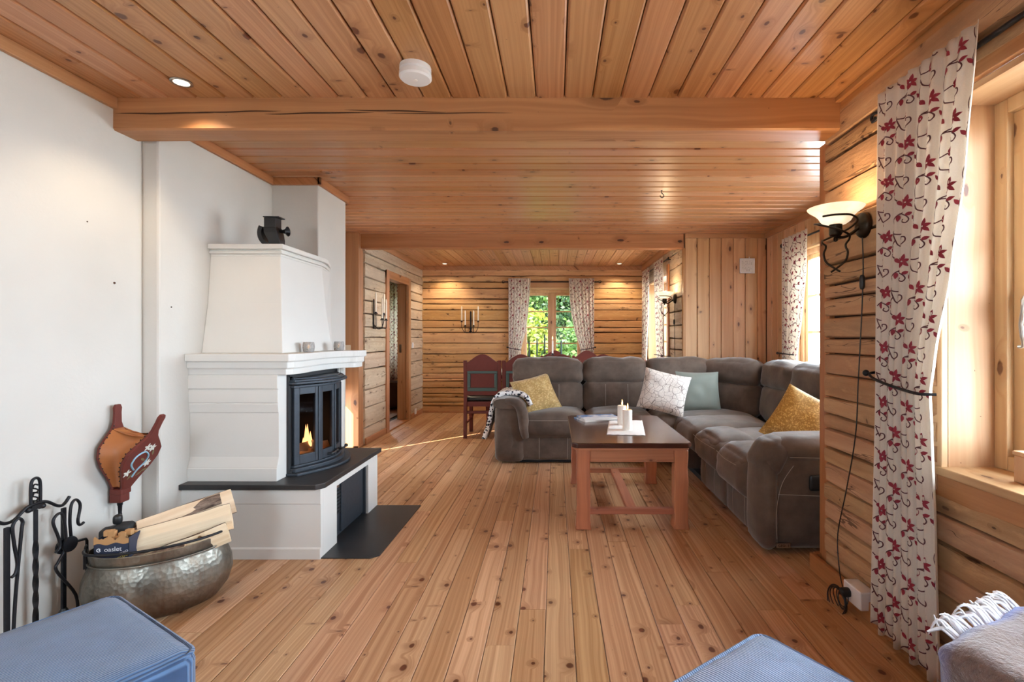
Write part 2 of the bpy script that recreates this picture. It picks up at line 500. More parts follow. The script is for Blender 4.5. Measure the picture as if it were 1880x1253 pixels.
for i in range(6):
    plank(floor, (-2.45-.30*i-.15, 6.95, 0), (0, 1, 0), (0, 0, 1), 3.3, .298, .02, .002, 'floor')

ceiling = struct('ceiling', MB().box((-2.45, -1.7, HC+.016), (2.45, 8.05, HC+.10)).box((-4.3, 5.5, HC+.016), (-2.45, 8.7, HC+.10)), 'gap')
W = .134; x = XL
while x < XR:
    w = min(W, XR-x)
    if w > .03: plank(ceiling, (x+w/2, 1.35, HC), (0, 1, 0), (0, 0, -1), 2.0, w-.004, .016, .008, 'ceil')
    x += W
obj('rear_boards', MB().box((XL, -1.65, HC), (XR, .345, HC+.014)), 'ceil_y', ceiling)
W = .125; y = 2.46
while y < 5.40:
    plank(ceiling, (0, y+W/2, HC), (1, 0, 0), (0, 0, -1), 4.68, W-.005, .016, .010, 'ceil2')
    y += W
W = .125; x = -2.2
while x < 1.45:
    plank(ceiling, (x+W/2, 6.72, HC), (0, 1, 0), (0, 0, -1), 2.44, W-.003, .016, .006, 'ceil')
    x += W

# beams
def crack_beam(name, a, b, mat='beam'):
    n = 40; mb = MB(); rings = []
    for i in range(n+1):
        t = i/n; xx = a[0]+(b[0]-a[0])*t
        w = lambda s: .004*noise.noise(Vector((xx*1.5, s, 2.)))
        rings.append([(xx, a[1]+w(1), a[2]+.008+w(2)), (xx, a[1]+.008+w(1), a[2]+w(2)), (xx, b[1]-.008, a[2]+w(3)), (xx, b[1], a[2]+.008), (xx, b[1], b[2]), (xx, a[1]+w(4), b[2])])
    mb.loft(rings)
    o = struct(name, mb, mat, smooth=40); return o
beam = crack_beam('ceiling_beam', (XL-.005, 2.33, 2.188), (XR-.04, 2.475, HC+.012))
cr = MB(); pr = []
for (xa, za, xb, zb, w0) in ((-2.09, 2.262, -1.62, 2.268, .006), (-1.72, 2.270, -1.30, 2.278, .005), (-1.38, 2.262, -.86, 2.270, .006), (-1.00, 2.282, -.52, 2.270, .005), (-.80, 2.262, -.20, 2.268, .0035)):
    n = 14; up = []; dn = []
    for i in range(n+1):
        t = i/n; xx = xa+(xb-xa)*t; zz = za+(zb-za)*t + .004*noise.noise(Vector((xx*6, za*9, 0)))
        w = w0*math.sin(PI*min(1, t*1.02))**.6*.6+.0003
        up.append((xx, 2.3275, zz+w)); dn.append((xx, 2.3275, zz-w))
    cr.add(up+dn, [(i, i+1, n+2+i, n+1+i) for i in range(n)])
obj('drying_crack', cr, 'gap', beam)
beam2 = crack_beam('ceiling_beam', (-2.14, 5.39, 2.182), (1.415, 5.50, HC+.012))
post = struct('pillar', MB().box((-2.30, 5.33, 0), (-2.135, 5.46, 2.36)), 'beam_z', bevel=.004)

# ------------------------------------------------------------------ log walls
def log_mesh(L, h, seed, T=.05):
    n = max(8, int(L/.14)); r = random.Random(seed); sd = r.uniform(0, 90)
    rings = []
    g = (.0015 if seed < 100 else .003)+(.002 if seed < 100 else .004)*r.random()
    for i in range(n+1):
        xx = -L/2+L*i/n
        q = lambda s, a, f=1.6: a*noise.noise(Vector((xx*f+sd, s, sd*.7)))
        b, t = -h/2+g+q(1, .007, 2.0), h/2-g+q(2, .007, 2.0)
        d = T+q(3, .010); c = .004+abs(q(6, .007, 3))
        rings.append([(xx, 0, b), (xx, -d+c*1.6, b), (xx, -d-.001, b+c), (xx, -d-.003+q(4, .006, 3), b+(t-b)*.38), (xx, -d-.003+q(5, .006, 3), b+(t-b)*.68), (xx, -d-.001, t-c), (xx, -d+c*1.6, t), (xx, 0, t)])
    return MB().loft(rings)
def log_wall(name, backing, face_rot, org, along, zl, spans, mat, seed=0, T=.05):
    w = struct(name, backing, 'chink')
    for i, (z0, z1) in enumerate(zip(zl, zl[1:])):
        for j, (a, b) in enumerate(spans(z0, z1)):
            L = b-a; m = (a+b)/2
            mb = log_mesh(L, z1-z0, seed+i*7+j, T)
            o = obj('log', mb, mat, w, smooth=50)
            o.location = (org[0]+along[0]*m, org[1]+along[1]*m, (z0+z1)/2); o.rotation_euler = (0, 0, R(face_rot))
    return w
# right-hand log wall of the front room; the window opening lies at y .28..1.72, z .745..2.06
zr = [.0, .13, .22, .30, .39, .48, .576, .655, .75, .82, .905, 1.02, 1.12, 1.195, 1.30, 1.39, 1.46, 1.556, 1.67, 1.77, 1.93, 2.07, 2.16, 2.30]
WA, WB = .28, 1.74
def sp_r(z0, z1):
    if z0 < .60: return [(-.42, 2.46)]
    if z1 > 2.15: return [(-.42, 2.46)]
    return [(WB, 2.46)]
back = MB().box((XR, WB, 0), (1.58, 2.46, HC+.1)).box((XR, -1.7, 0), (1.58, WB, .70)).box((XR, -1.7, 2.10), (1.58, WB, HC+.1)).box((XR, -1.7, .70), (1.58, -1.40, 2.10)).box((XR, -.60, .70), (1.58, WA, 2.10))
wall_right = log_wall('wall_right', back, -90, (XR, 0), (0, 1), zr, sp_r, 'logd', 11, .045)
# dining room walls
zb = [.0, .105, .16, .245, .30, .395, .50, .54, .625, .725, .80, .935, 1.11, 1.28, 1.355, 1.47, 1.64, 1.735, 1.815, 1.985, 2.09, 2.185, 2.34]
DB = 7.89
def sp_b(z0, z1):
    if z1 > .72 and z0 < 1.99: return [(-2.2, -.57), (.47, 1.46)]
    return [(-2.2, 1.46)]
back = MB().box((-2.3, DB, 0), (-.56, 8.07, HC+.1)).box((.46, DB, 0), (1.6, 8.07, HC+.1)).box((-.56, DB, 0), (.46, 8.07, .73)).box((-.56, DB, 1.99), (.46, 8.07, HC+.1))
wall_back = log_wall('wall_back', back, 0, (0, DB), (1, 0), zb, sp_b, 'log', 111)
zd = [.0, .19, .41, .61, .84, 1.03, 1.2, 1.32, 1.47, 1.62, 1.75, 1.88, 2.03, 2.15, 2.34]
DL, DR = -2.17, 1.455
def sp_l(z0, z1):
    if z0 < 2.02: return [(5.46, 6.17), (7.09, DB)]
    return [(5.46, DB)]
back = MB().box((-2.26, 5.46, 0), (DL, 6.17, HC+.1)).box((-2.26, 7.09, 0), (DL, 8.07, HC+.1)).box((-2.26, 6.17, 2.02), (DL, 7.09, HC+.1))
wall_dining_left = log_wall('wall_dining_left', back, 90, (DL, 0), (0, 1), zd, sp_l, 'logp', 211)
DWA, DWB = 6.08, 7.36
zdr = [.0, .16, .30, .46, .62, .75, .90, 1.06, 1.19, 1.34, 1.50, 1.66, 1.84, 2.02, 2.18, 2.34]
def sp_dr(z0, z1):
    if z1 > .78 and z0 < 2.0: return [(5.42, DWA), (DWB, DB)]
    return [(5.42, DB)]
back = MB().box((DR, 5.42, 0), (1.63, DWA, HC+.1)).box((DR, DWB, 0), (1.63, 8.07, HC+.1)).box((DR, DWA, 0), (1.63, DWB, .78)).box((DR, DWA, 2.0), (1.63, DWB, HC+.1))
wall_dining_right = log_wall('wall_dining_right', back, -90, (DR, 0), (0, 1), zdr, sp_dr, 'logp', 311)

# ------------------------------------------------------------------ plastered left wall, chimney, recess, hidden shell
XF = -2.02
wall_left = struct('wall_left', MB().box((-2.45, -1.7, 0), (XL, 2.50, HC+.1)).box((-2.45, 2.50, 0), (XF, 3.96, HC+.1)), 'plaster', bevel=.012)
for yy, zz, rr_ in ((2.336, 1.46, .006), (2.58, 1.36, .004), (2.20, 1.72, .003)):
    obj('nail_hole', MB().lathe([(.001, 0), (rr_, 0), (rr_*.8, .003), (.001, .003)], 8, mat=Matrix.Translation((XL if yy < 2.5 else XF, yy, zz)) @ Matrix.Rotation(R(90), 4, 'Y')), 'gap', wall_left)
chimney = struct('wall_chimney', MB().box((-2.3, 3.50, 0), (-1.69, 3.96, HC+.012)), 'plaster', bevel=.008)
rec = MB().box((-2.42, 3.96, 0), (-2.32, 4.62, HC+.1)).box((-2.42, 4.755, 0), (-2.32, 5.10, HC+.1)).box((-2.42, 5.29, 0), (-2.32, 5.46, HC+.1)).box((-2.42, 5.10, .62), (-2.32, 5.29, HC+.1)).box((-2.42, 4.62, 2.0), (-2.32, 4.755, HC+.1))
wall_recess_sun_slits = struct('wall_recess_sun_slits', rec, 'plaster')  # unseen wall; its slits are shaped to cast the floor streak and post patch
struct('wall_rear', MB().box((-2.45, -1.78, 0), (-2.02, -1.6, HC+.1)).box((-1.16, -1.78, 0), (1.6, -1.6, HC+.1)).box((-2.02, -1.78, 0), (-1.16, -1.6, .80)).box((-2.02, -1.78, 2.07), (-1.16, -1.6, HC+.1)), 'plaster')
struct('roof_light_block', MB().box((-2.44, -1.8, HC+.10), (2.6, 8.8, HC+.18)).box((-4.4, 5.4, HC+.10), (-2.44, 8.8, HC+.18)), 'chink')  # unseen slab added over the rooms to keep sun and sky from leaking in
# side room behind the dining room door
struct('wall_side_room', MB().box((-4.3, 5.4, 0), (-4.2, 8.7, HC+.1)).box((-4.3, 5.4, 0), (-2.32, 5.5, HC+.1)).box((-4.3, 8.6, 0), (-3.75, 8.7, HC+.1)).box((-2.55, 8.6, 0), (-2.2, 8.7, HC+.1)).box((-3.75, 8.6, 0), (-2.55, 8.7, .9)).box((-3.75, 8.6, 2.0), (-2.55, 8.7, HC+.1)).box((-2.3, 8.07, 0), (-2.2, 8.7, HC+.1)), 'plankw')

# alcove: front return wall, panelled end wall and panelled right wall with window
struct('wall_alcove_front', MB().box((1.425, 2.475, 0), (2.42, 2.545, HC+.012)), 'plankw')
wall_alcove_end = struct('wall_alcove_back', MB().box((1.43, 5.405, 0), (2.44, 5.50, HC+.1)), 'gap')
W = .1325; x = 1.43; k = 0
while x < 2.31:
    w = min(W, 2.325-x)
    if w > .02: plank(wall_alcove_end, (x+w/2, 5.39-(.006 if k % 2 else 0), 1.16), (0, 0, 1), (0, -1, 0), 2.30, w-.003, .014, .006, 'plankw')
    x += W; k += 1
obj('end_trim', MB().box((1.405, 5.372, 0), (1.432, 5.42, HC-.16)), 'trim_z', wall_alcove_end)
obj('top_trim', MB().box((1.425, 5.365, 2.29), (2.32, 5.392, HC)), 'trim', wall_alcove_end, bevel=.004)
AWA, AWB = 2.70, 4.73
back = MB().box((2.335, AWB, 0), (2.44, 5.5, HC+.1)).box((2.335, 2.47, 0), (2.44, AWA, HC+.1)).box((2.335, AWA, 0), (2.44, AWB, .80)).box((2.335, AWA, 2.04), (2.44, AWB, HC+.1))
wall_alcove_right = struct('wall_alcove_right', back, 'gap')
y = 5.375; W = .135
while y > 2.56:
    w = min(W, y-2.545); ym = y-w/2
    if AWA-.02 < ym < AWB+.02:
        plank(wall_alcove_right, (2.32, ym, .40), (0, 0, 1), (-1, 0, 0), .80, w-.003, .014, .006, 'plankw')
        plank(wall_alcove_right, (2.32, ym, 2.19), (0, 0, 1), (-1, 0, 0), .30, w-.003, .014, .006, 'plankw')
    else:
        plank(wall_alcove_right, (2.32, ym, 1.17), (0, 0, 1), (-1, 0, 0), 2.34, w-.003, .014, .006, 'plankw')
    y -= W

# ------------------------------------------------------------------ trims and baseboards
def trim(name, boxes, mat='trim_y', bevel=.004):
    mb = MB()
    for a, b in boxes: mb.box(a, b)
    return struct(name, mb, mat, bevel=bevel)
trim('trim_1', [((XL, -1.6, 2.285), (XL+.022, 2.33, HC))])                                   # left wall, front room
trim('trim_2', [((XF, 2.475, 2.285), (XF+.022, 3.48, HC)), ((XF, 3.478, 2.285), (-1.668, 3.50, HC)), ((-1.69, 3.478, 2.285), (-1.668, 3.98, HC))])
trim('trim_3', [((XR-.045, -1.6, 2.275), (XR-.02, 2.33, HC)), ((XR-.07, -1.6, 2.315), (XR-.045, 2.33, HC))])
trim('trim_4', [((1.375, 2.455, 0), (1.425, 2.55, 2.19))], 'beam_z')                            # end casing of the log wall
trim('trim_5', [((2.295, 2.545, 2.285), (2.32, 5.37, HC))])
trim('trim_6', [((DL+.05, DB-.085, 2.275), (DR-.05, DB-.06, HC)), ((DL+.045, 5.5, 2.275), (DL+.07, DB-.07, HC)), ((DR-.08, 5.5, 2.25), (DR-.05, DB-.07, HC))])
trim('baseboard_right', [((1.32, -1.6, 0), (1.345, 2.545, .085)), ((1.345, 2.53, 0), (1.40, 2.555, .085))])
trim('baseboard_back', [((DL+.05, DB-.085, 0), (DR-.05, DB-.062, .03))])
trim('baseboard_left', [((-2.12, 5.46, 0), (-2.10, 6.10, .075)), ((-2.12, 7.16, 0), (-2.10, DB-.08, .075))])
trim('trim_7', [((-2.20, 5.33, .0), (-2.13, 5.475, .02))])

# ------------------------------------------------------------------ windows
# local frame of a window: x along the wall, y into the wall (outwards), z up; origin at the lower inner corner of the opening
def window(n, loc, rot, w, h, depth, muntins, sashes=2, mat='sillw', frame=.05, board=True, handle=False):
    o = struct('window_%d' % n); o['kind'] = 'structure'; o.location = loc; o.rotation_euler = (0, 0, R(rot))
    P = lambda name, mb, m=mat, par=o, **kw: obj(name, mb, m, par, **kw)
    t = .022
    P('reveal', MB().box((-t, 0, 0), (0, depth, h)), mat+'_z'), P('reveal', MB().box((w, 0, 0), (w+t, depth, h)), mat+'_z'), P('reveal', MB().box((-t, 0, h), (w+t, depth, h+t)))
    P('sill', MB().box((-t, -.03, -.03), (w+t, depth, 0)), bevel=.004)
    if board: P('apron', MB().box((-.09, -.022, -.135), (w+.09, 0, -.03)), 'beam', bevel=.003)
    f = MB()
    fd = (depth-.01, depth+.07)
    f.box((0, fd[0], 0), (frame, fd[1], h)).box((w-frame, fd[0], 0), (w, fd[1], h)).box((frame, fd[0], 0), (w-frame, fd[1], frame)).box((frame, fd[0], h-frame), (w-frame, fd[1], h))
    P('frame', f, mat+'_z', bevel=.004)
    iw = w-2*frame; sw = (iw-(sashes-1)*.05)/sashes
    if sashes == 2: P('mullion', MB().box((w/2-.025, fd[0]-.004, frame), (w/2+.025, fd[1], h-frame)), mat+'_z', bevel=.004)
    for s in range(sashes):
        x0 = frame+s*(sw+.05); x1 = x0+sw; b = .042; y0, y1 = depth+.012, depth+.058
        m = MB().box((x0, y0, frame), (x0+b, y1, h-frame)).box((x1-b, y0, frame), (x1, y1, h-frame)).box((x0+b, y0, frame), (x1-b, y1, frame+b)).box((x0+b, y0, h-frame-b), (x1-b, y1, h-frame))
        sa = P('sash', m, mat+'_z', bevel=.003)
        zz = [frame+b+(h-2*frame-2*b)*i/muntins for i in range(muntins+1)]
        for z in zz[1:-1]: obj('muntin', MB().box((x0+b, y0+.01, z-.010), (x1-b, y1-.01, z+.010)), mat, sa)
        for za, zc in zip(zz, zz[1:]): obj('pane', MB().box((x0+b-.002, y0+.020, za), (x1-b+.002, y0+.024, zc)), 'glass', sa)
    return o
win_r = window(1, (XR-.02, 1.72, .745), -90, 1.42, 1.27, .17, 3)       # local x runs towards -y
win_a = window(2, (2.315, 4.71, .82), -90, 1.98, 1.20, .055, 3)
win_d = window(3, (DR-.055, 7.34, .80), -90, 1.24, 1.18, .20, 4)
win_b = window(4, (-.555, DB-.05, .75), 0, 1.01, 1.23, .19, 4, frame=.05)
win_fill_side = window(7, (XR-.02, -.62, .745), -90, .76, 1.27, .17, 3)  # unseen window behind the camera, added to light the left wall from the side
win_fill_rear = window(5, (-1.18, -1.6, .82), 180, .82, 1.23, .11, 1)  # unseen rear window, added for soft fill from behind the camera
window(6, (-3.73, 8.6, .92), 0, 1.16, 1.06, .05, 3, board=False)
# wide wooden trim above and beside the near window
obj('head_board', MB().box((-.11, -.026, 1.292), (1.53, .0, 1.40)), 'beam', win_r, bevel=.003)
obj('head_board', MB().box((-.09, -.02, 1.25), (1.10, .0, 1.36)), 'trim', win_b, bevel=.003)
obj('side_casing', MB().box((-.105, -.024, -.03), (-.001, .0, 1.295)), 'sillw_z', win_r, bevel=.003)
obj('side_casing', MB().box((1.262, -.02, 0), (1.35, .0, 1.30)), 'trim_z', win_d, bevel=.003)
# metal sash fastener on the near window
fs = MB(); q = smooth_pts([(.155, .13, .60), (.155, .115, .57), (.160, .108, .54), (.150, .112, .50), (.158, .108, .46), (.15, .12, .43), (.135, .118, .425)], 6)
fs.tube(q, .006, 8).ball((.155, .13, .605), .007).cbox((.155, .180, .555), (.018, .03, .12))
obj('fastener', fs, 'steel', win_r, smooth=40)
fs = MB().cbox((.115, .172, .575), (.010, .035, .030)).ball((.115, .152, .575), .007)
obj('fastener', fs, 'steel', win_r, smooth=40)

# ------------------------------------------------------------------ doorway of the dining room
door_1 = struct('door_1'); door_1['kind'] = 'structure'
obj('casing', MB().box((DL+.03, 6.12, 0), (-2.098, 6.22, 2.05)), 'trim_z', door_1, bevel=.004)
obj('casing', MB().box((DL+.03, 7.04, 0), (-2.098, 7.14, 2.05)), 'trim_z', door_1, bevel=.004)
obj('casing', MB().box((DL+.03, 6.12, 1.95), (-2.100, 7.14, 2.05)), 'trim_y', door_1, bevel=.004)
obj('jamb', MB().box((-2.27, 6.17, 0), (DL+.03, 6.20, 1.99)), 'trim_z', door_1)
obj('jamb', MB().box((-2.27, 7.06, 0), (DL+.03, 7.09, 1.99)), 'trim_z', door_1)
obj('jamb', MB().box((-2.27, 6.20, 1.97), (DL+.03, 7.06, 2.02)), 'trim_y', door_1)
obj('threshold', MB().box((-2.27, 6.20, 0), (-2.10, 7.06, .022)), 'trim_y', door_1, bevel=.006)
obj('strike_plate', MB().box((-2.24, 7.055, .98), (-2.21, 7.062, 1.10)), 'steel', door_1)

# ------------------------------------------------------------------ fireplace
def yz_extrude(mb, prof, x0, x1):           # profile of (y, z), extruded along x
    return mb.loft([[(xx, y, z) for y, z in prof] for xx in (x0, x1)])
fp = thing('fireplace', 'white masonry corner fireplace with a black slate ledge and a glazed black stove', 'fireplace', (-1.65, 3.08, 0))
g = MB()
g.box((-2.02, 2.665, 0), (-1.55, 3.50, .378)).box((-1.55, 2.665, 0), (-1.28, 2.85, .378)).box((-1.55, 3.33, 0), (-1.28, 3.50, .378)).box((-1.55, 2.85, .337), (-1.28, 3.33, .378))
yz_extrude(g, [(2.68, 0), (2.645, 0), (2.645, .056), (2.654, .064), (2.654, .296), (2.650, .300), (2.650, .378), (2.68, .378)], -2.02, -1.268)
g.box((-1.285, 2.68, .0), (-1.268, 2.85, .378)).box((-1.285, 3.33, .0), (-1.268, 3.50, .378)).box((-1.285, 2.85, .337), (-1.268, 3.33, .378))
obj('base', g, 'white', fp, bevel=.0012, world=True)
obj('hearth_slab', MB().prism([(-2.02, 2.628), (-1.285, 2.628), (-1.25, 2.668), (-1.245, 3.52), (-2.02, 3.52)], .379, .409), 'slate', fp, bevel=.004, world=True, label='black slate ledge below the stove')
g = MB()
prof = [(2.80, .409), (2.690, .409), (2.690, .478), (2.694, .482), (2.694, .486), (2.709, .534), (2.711, .540), (2.711, .782), (2.707, .787), (2.702, .833), (2.706, .837), (2.700, .841), (2.700, .908), (2.704, .912), (2.704, .916), (2.695, .918), (2.695, .993), (2.80, .993)]
yz_extrude(g, prof, -2.02, -1.527)
g.box((-2.02, 2.79, .409), (-1.80, 3.49, .993)).box((-1.80, 3.415, .409), (-1.505, 3.495, .993)).box((-1.8, 2.79, .988), (-1.505, 3.42, .993))
for i in range(3): g.box((-1.51, 3.43+.018*i, .945), (-1.495, 3.438+.018*i, .993))
obj('surround', g, 'white', fp, bevel=.004, world=True)
g = MB()
def mantel(o):
    c = smooth_pts([(-1.462+o, 2.735-o, 0), (-1.455+o, 2.83, 0), (-1.470+o, 2.98, 0), (-1.482+o, 3.13, 0), (-1.470+o, 3.25, 0), (-1.425+o, 3.335, 0), (-1.378+o, 3.39, 0), (-1.375+o, 3.50, 0)], 4)
    return [(-2.02, 2.70-o)] + [(-1.482+o, 2.70-o)] + [(p.x, p.y) for p in c] + [(-2.02, 3.50)]
for o, z0, z1 in ((0, .993, 1.027), (.014, 1.030, 1.066), (.008, 1.025, 1.032), (.030, 1.069, 1.110), (.020, 1.064, 1.072)): g.prism(mantel(o), z0, z1)
obj('mantel_shelf', g, 'white', fp, bevel=.004, world=True)
g = MB()
def hoodring(x, y, yb, z): return [(-2.02, y, z), (x, y, z), (x, yb, z), (-1.688, 3.69, z), (-2.02, 3.69, z)]
g.loft([hoodring(-1.556, 2.80, 3.42, 1.11), hoodring(-1.590, 2.85, 3.40, 1.40), hoodring(-1.61, 2.875, 3.38, 1.70)])
for o, z0, z1 in ((.004, 1.675, 1.690), (.014, 1.690, 1.706), (.008, 1.706, 1.716), (.028, 1.716, 1.745)):
    g.prism([(-2.02, 2.875-o), (-1.61+o, 2.875-o), (-1.61+o, 3.37), (-1.625+o, 3.45), (-1.655+o*.6, 3.56), (-1.688, 3.69), (-2.02, 3.69)], z0, z1)
obj('hood', g, 'white', fp, bevel=.004, world=True)

# stove insert
st = obj('stove_insert', MB().box((-1.80, 2.787, .409), (-1.78, 3.413, .988)).box((-1.80, 2.787, .409), (-1.515, 2.80, .988)).box((-1.80, 3.40, .409), (-1.515, 3.413, .988)).box((-1.8, 2.79, .975), (-1.515, 3.41, .988)).box((-1.8, 2.79, .409), (-1.5, 3.41, .44))
   .box((-1.545, 2.80, .44), (-1.515, 2.83, .975)).box((-1.545, 3.37, .44), (-1.515, 3.40, .975)).box((-1.545, 2.80, .925), (-1.515, 3.40, .975)), 'soot', fp, world=True)
BOW = [(-1.500, 2.815), (-1.425, 2.955), (-1.395, 3.10), (-1.425, 3.245), (-1.500, 3.385)]
def bow(o, z0, z1, mb, back=-1.53):
    cx, cy = -1.62, 3.10
    pts = smooth_pts([(cx+(x-cx)*(1+o*4.5), cy+(y-cy)*(1+o*1.6), 0) for x, y in BOW], 3)
    poly = [(back, pts[0].y)] + [(p.x, p.y) for p in pts] + [(back, pts[-1].y)]
    return mb.prism(poly, z0, z1)
g = MB(); bow(.075, .409, .425, g); bow(.035, .425, .448, g); bow(.012, .448, .462, g)
obj('plinth', g, 'castiron', st, bevel=.004)
g = MB(); bow(.008, .908, .922, g); bow(.05, .930, .944, g); bow(.03, .944, .956, g); bow(.0, .956, .965, g)
obj('top_rim', g, 'castiron', st, bevel=.003)
g = MB()
for i in range(7):
    y = 2.98+.04*i; x = -1.398-1.6*(y-3.1)**2
    g.box((x-.02, y, .922), (x+.010, y+.022, .931))
obj('air_vent', g, 'soot', st)
for i, (a, b) in enumerate(zip(BOW, BOW[1:])):
    A = Vector((a[0], a[1], 0)); B = Vector((b[0], b[1], 0)); L = (B-A).length; d = (B-A)/L; n = Vector((d.y, -d.x, 0))
    m = Matrix((d, n, Vector((0, 0, 1)))).transposed().to_4x4(); m.translation = A
    z0, z1, bw = .462, .908, .034
    g = MB().box((0, -.018, z0), (bw, .004, z1), m).box((L-bw*.7, -.018, z0), (L, .004, z1), m).box((bw, -.018, z0), (L-bw*.7, .004, z0+.055), m).box((bw, -.018, z1-.04), (L-bw*.7, .004, z1), m)
    g.box((L-.006, -.01, z0), (L+.006, .010, z1), m)
    obj('door_panel', g, 'castiron', st, bevel=.003)
    obj('door_glass', MB().box((bw-.004, -.010, z0+.05), (L-bw*.7+.004, -.006, z1-.036), m), 'sglass', st)
for y in (3.03, 3.17):
    x = -1.405
    g = MB().tube([(x, y, .482), (x+.022, y+.004, .482), (x+.03, y+.03, .484), (x+.03, y+.055, .490)], .007, 8).ball((x+.03, y+.058, .491), .012)
    obj('door_handle', g, 'black', st, smooth=40)
rr = random.Random(5)
g = MB()
for i, (x, y, a, z) in enumerate(((-1.60, 2.98, 20, .475), (-1.63, 3.12, -25, .478), (-1.58, 3.05, 75, .515), (-1.60, 3.22, 60, .478))):
    mt = Matrix.Translation((x, y, z)) @ Matrix.Rotation(R(a), 4, 'Z')
    g.add([(-.12, -.03, -.025), (-.12, .03, -.025), (-.12, 0, .03), (.12, -.03, -.025), (.12, .03, -.025), (.12, 0, .03)], [(0, 1, 2), (3, 5, 4), (0, 3, 4, 1), (1, 4, 5, 2), (2, 5, 3, 0)], mt)
obj('burning_log', g, 'sillw', st, bevel=.004)
g = MB()
for i in range(16):
    x, y = -1.60+rr.uniform(-.05, .06), 2.90+.024*i+rr.uniform(-.015, .015); h = rr.uniform(.07, .16)
    prof = [(.001, 0), (.011, h*.12), (.013, h*.28), (.008, h*.55), (.0045, h*.78), (.0005, h)]
    g.lathe(prof, 8, (x, y, .50), 1, .8)
obj('flames', g, 'fire', st, smooth=60)
g = MB()
for i in range(14): g.ball((-1.56+rr.uniform(-.04, .04), 2.90+rr.random()*.38, .455), .013, 6, 4)
obj('ember_bed', g, 'ember', st)['kind'] = 'stuff'
# base compartment
obj('bottom_plate', MB().box((-1.325, 2.852, .0003), (-1.268, 3.328, .005)), 'plate', fp, world=True)
bd = obj('base_door', MB().box((-1.325, 2.852, .004), (-1.312, 3.328, .335)), 'castiron', fp, world=True)
obj('door_leaf', MB().box((-1.314, 2.985, .02), (-1.298, 3.315, .325)), 'castiron', bd, bevel=.005)
obj('frame_bar', MB().box((-1.314, 3.318, .004), (-1.285, 3.33, .335)), 'castiron', bd)
obj('frame_bar', MB().box((-1.314, 2.852, .004), (-1.295, 2.862, .335)), 'castiron', bd)
for i in range(7):
    z = .145+.021*i
    obj('louvre', MB().box((-1.312, 2.872, z), (-1.298, 2.965, z+.009)), 'soot', bd)
obj('catch', MB().box((-1.312, 2.90, .298), (-1.300, 2.955, .318)), 'steel', bd, bevel=.003)

tag(obj('floor_plate', MB().prism([(-1.268, 2.655), (-1.000, 2.655), (-.962, 2.69), (-.955, 3.488), (-1.268, 3.488)], .0003, .006), 'plate'), 'black steel hearth plate lying on the floorboards beside the fireplace', 'hearth plate')

# old lantern on the hood
la = thing('antique_lantern', 'small black metal lantern with flared spout standing on the chimney hood', 'lantern', (-1.70, 2.98, 1.746))
g = MB()
rings = []
for z, w, d, ox in ((0, .040, .034, .012), (.02, .034, .030, .010), (.045, .036, .034, .006), (.085, .040, .040, -.008), (.12, .038, .038, -.016)):
    rings.append([(ox-w, -d, z), (ox+w, -d, z), (ox+w, d, z), (ox-w, d, z)])
g.loft(rings)
obj('body', g, 'black', la, bevel=.004)
obj('chimney', MB().box((-.052, -.032, .115), (.020, .032, .178)), 'black', la, bevel=.003)
obj('cap', MB().box((-.056, -.036, .178), (.040, .036, .184)), 'black', la, bevel=.002)
g = MB(); rings = []
for i in range(13):
    a = R(150+13*i*.75); rings.append([(-.005+.085*math.cos(a)+0, y, .085+.088*math.sin(a)) for y in (-.036, .036)] + [(-.005+.060*math.cos(a), y, .085+.066*math.sin(a)) for y in (.036, -.036)])
obj('curved_plate', g.loft(rings), 'black', la, smooth=40)
obj('spout', MB().lathe([(.010, 0), (.010, .02), (.014, .034), (.022, .046), (.030, .052), (.027, .053), (.012, .036), (.001, .03)], 20, mat=Matrix.Translation((.024, 0, .098)) @ Matrix.Rotation(R(90), 4, 'Y')), 'iron', la, smooth=40)

# tealight holders
M['rib'] = (lambda t: (t.set(Base_Color=(.52, .50, .49, 1), Roughness=.16, Transmission_Weight=.4, IOR=1.45), t.bump(t.voro(t.coord(), 110.)[0], .9, .004), t.m)[-1])(NT('ribbed_glass'))
for i, (x, y, lab) in enumerate(((-1.500, 2.985, 'ribbed glass tealight holder on the mantel shelf, nearer the hood corner'), (-1.468, 3.33, 'ribbed glass tealight holder at the far end of the mantel shelf'))):
    if i == 0:
        tl = thing('tealight_holder', lab, 'candle holder', (x, y, 1.1105), group='tealights on the mantel')
        obj('glass', MB().lathe([(.001, .0), (.026, 0), (.031, .006), (.034, .030), (.032, .050), (.029, .062), (.027, .062), (.030, .048), (.031, .030), (.028, .010), (.001, .008)], 24), 'rib', tl, smooth=50)
        c = obj('tealight', MB().lathe([(.001, .009), (.019, .009), (.019, .024), (.001, .024)], 16), 'waxw', tl, smooth=40)
        obj('flame', MB().lathe([(.0005, .024), (.004, .030), (.003, .037), (.0004, .046)], 8), 'flame', c, smooth=60)
    else: dup(tl, (x, y, 1.1105), 0, lab)

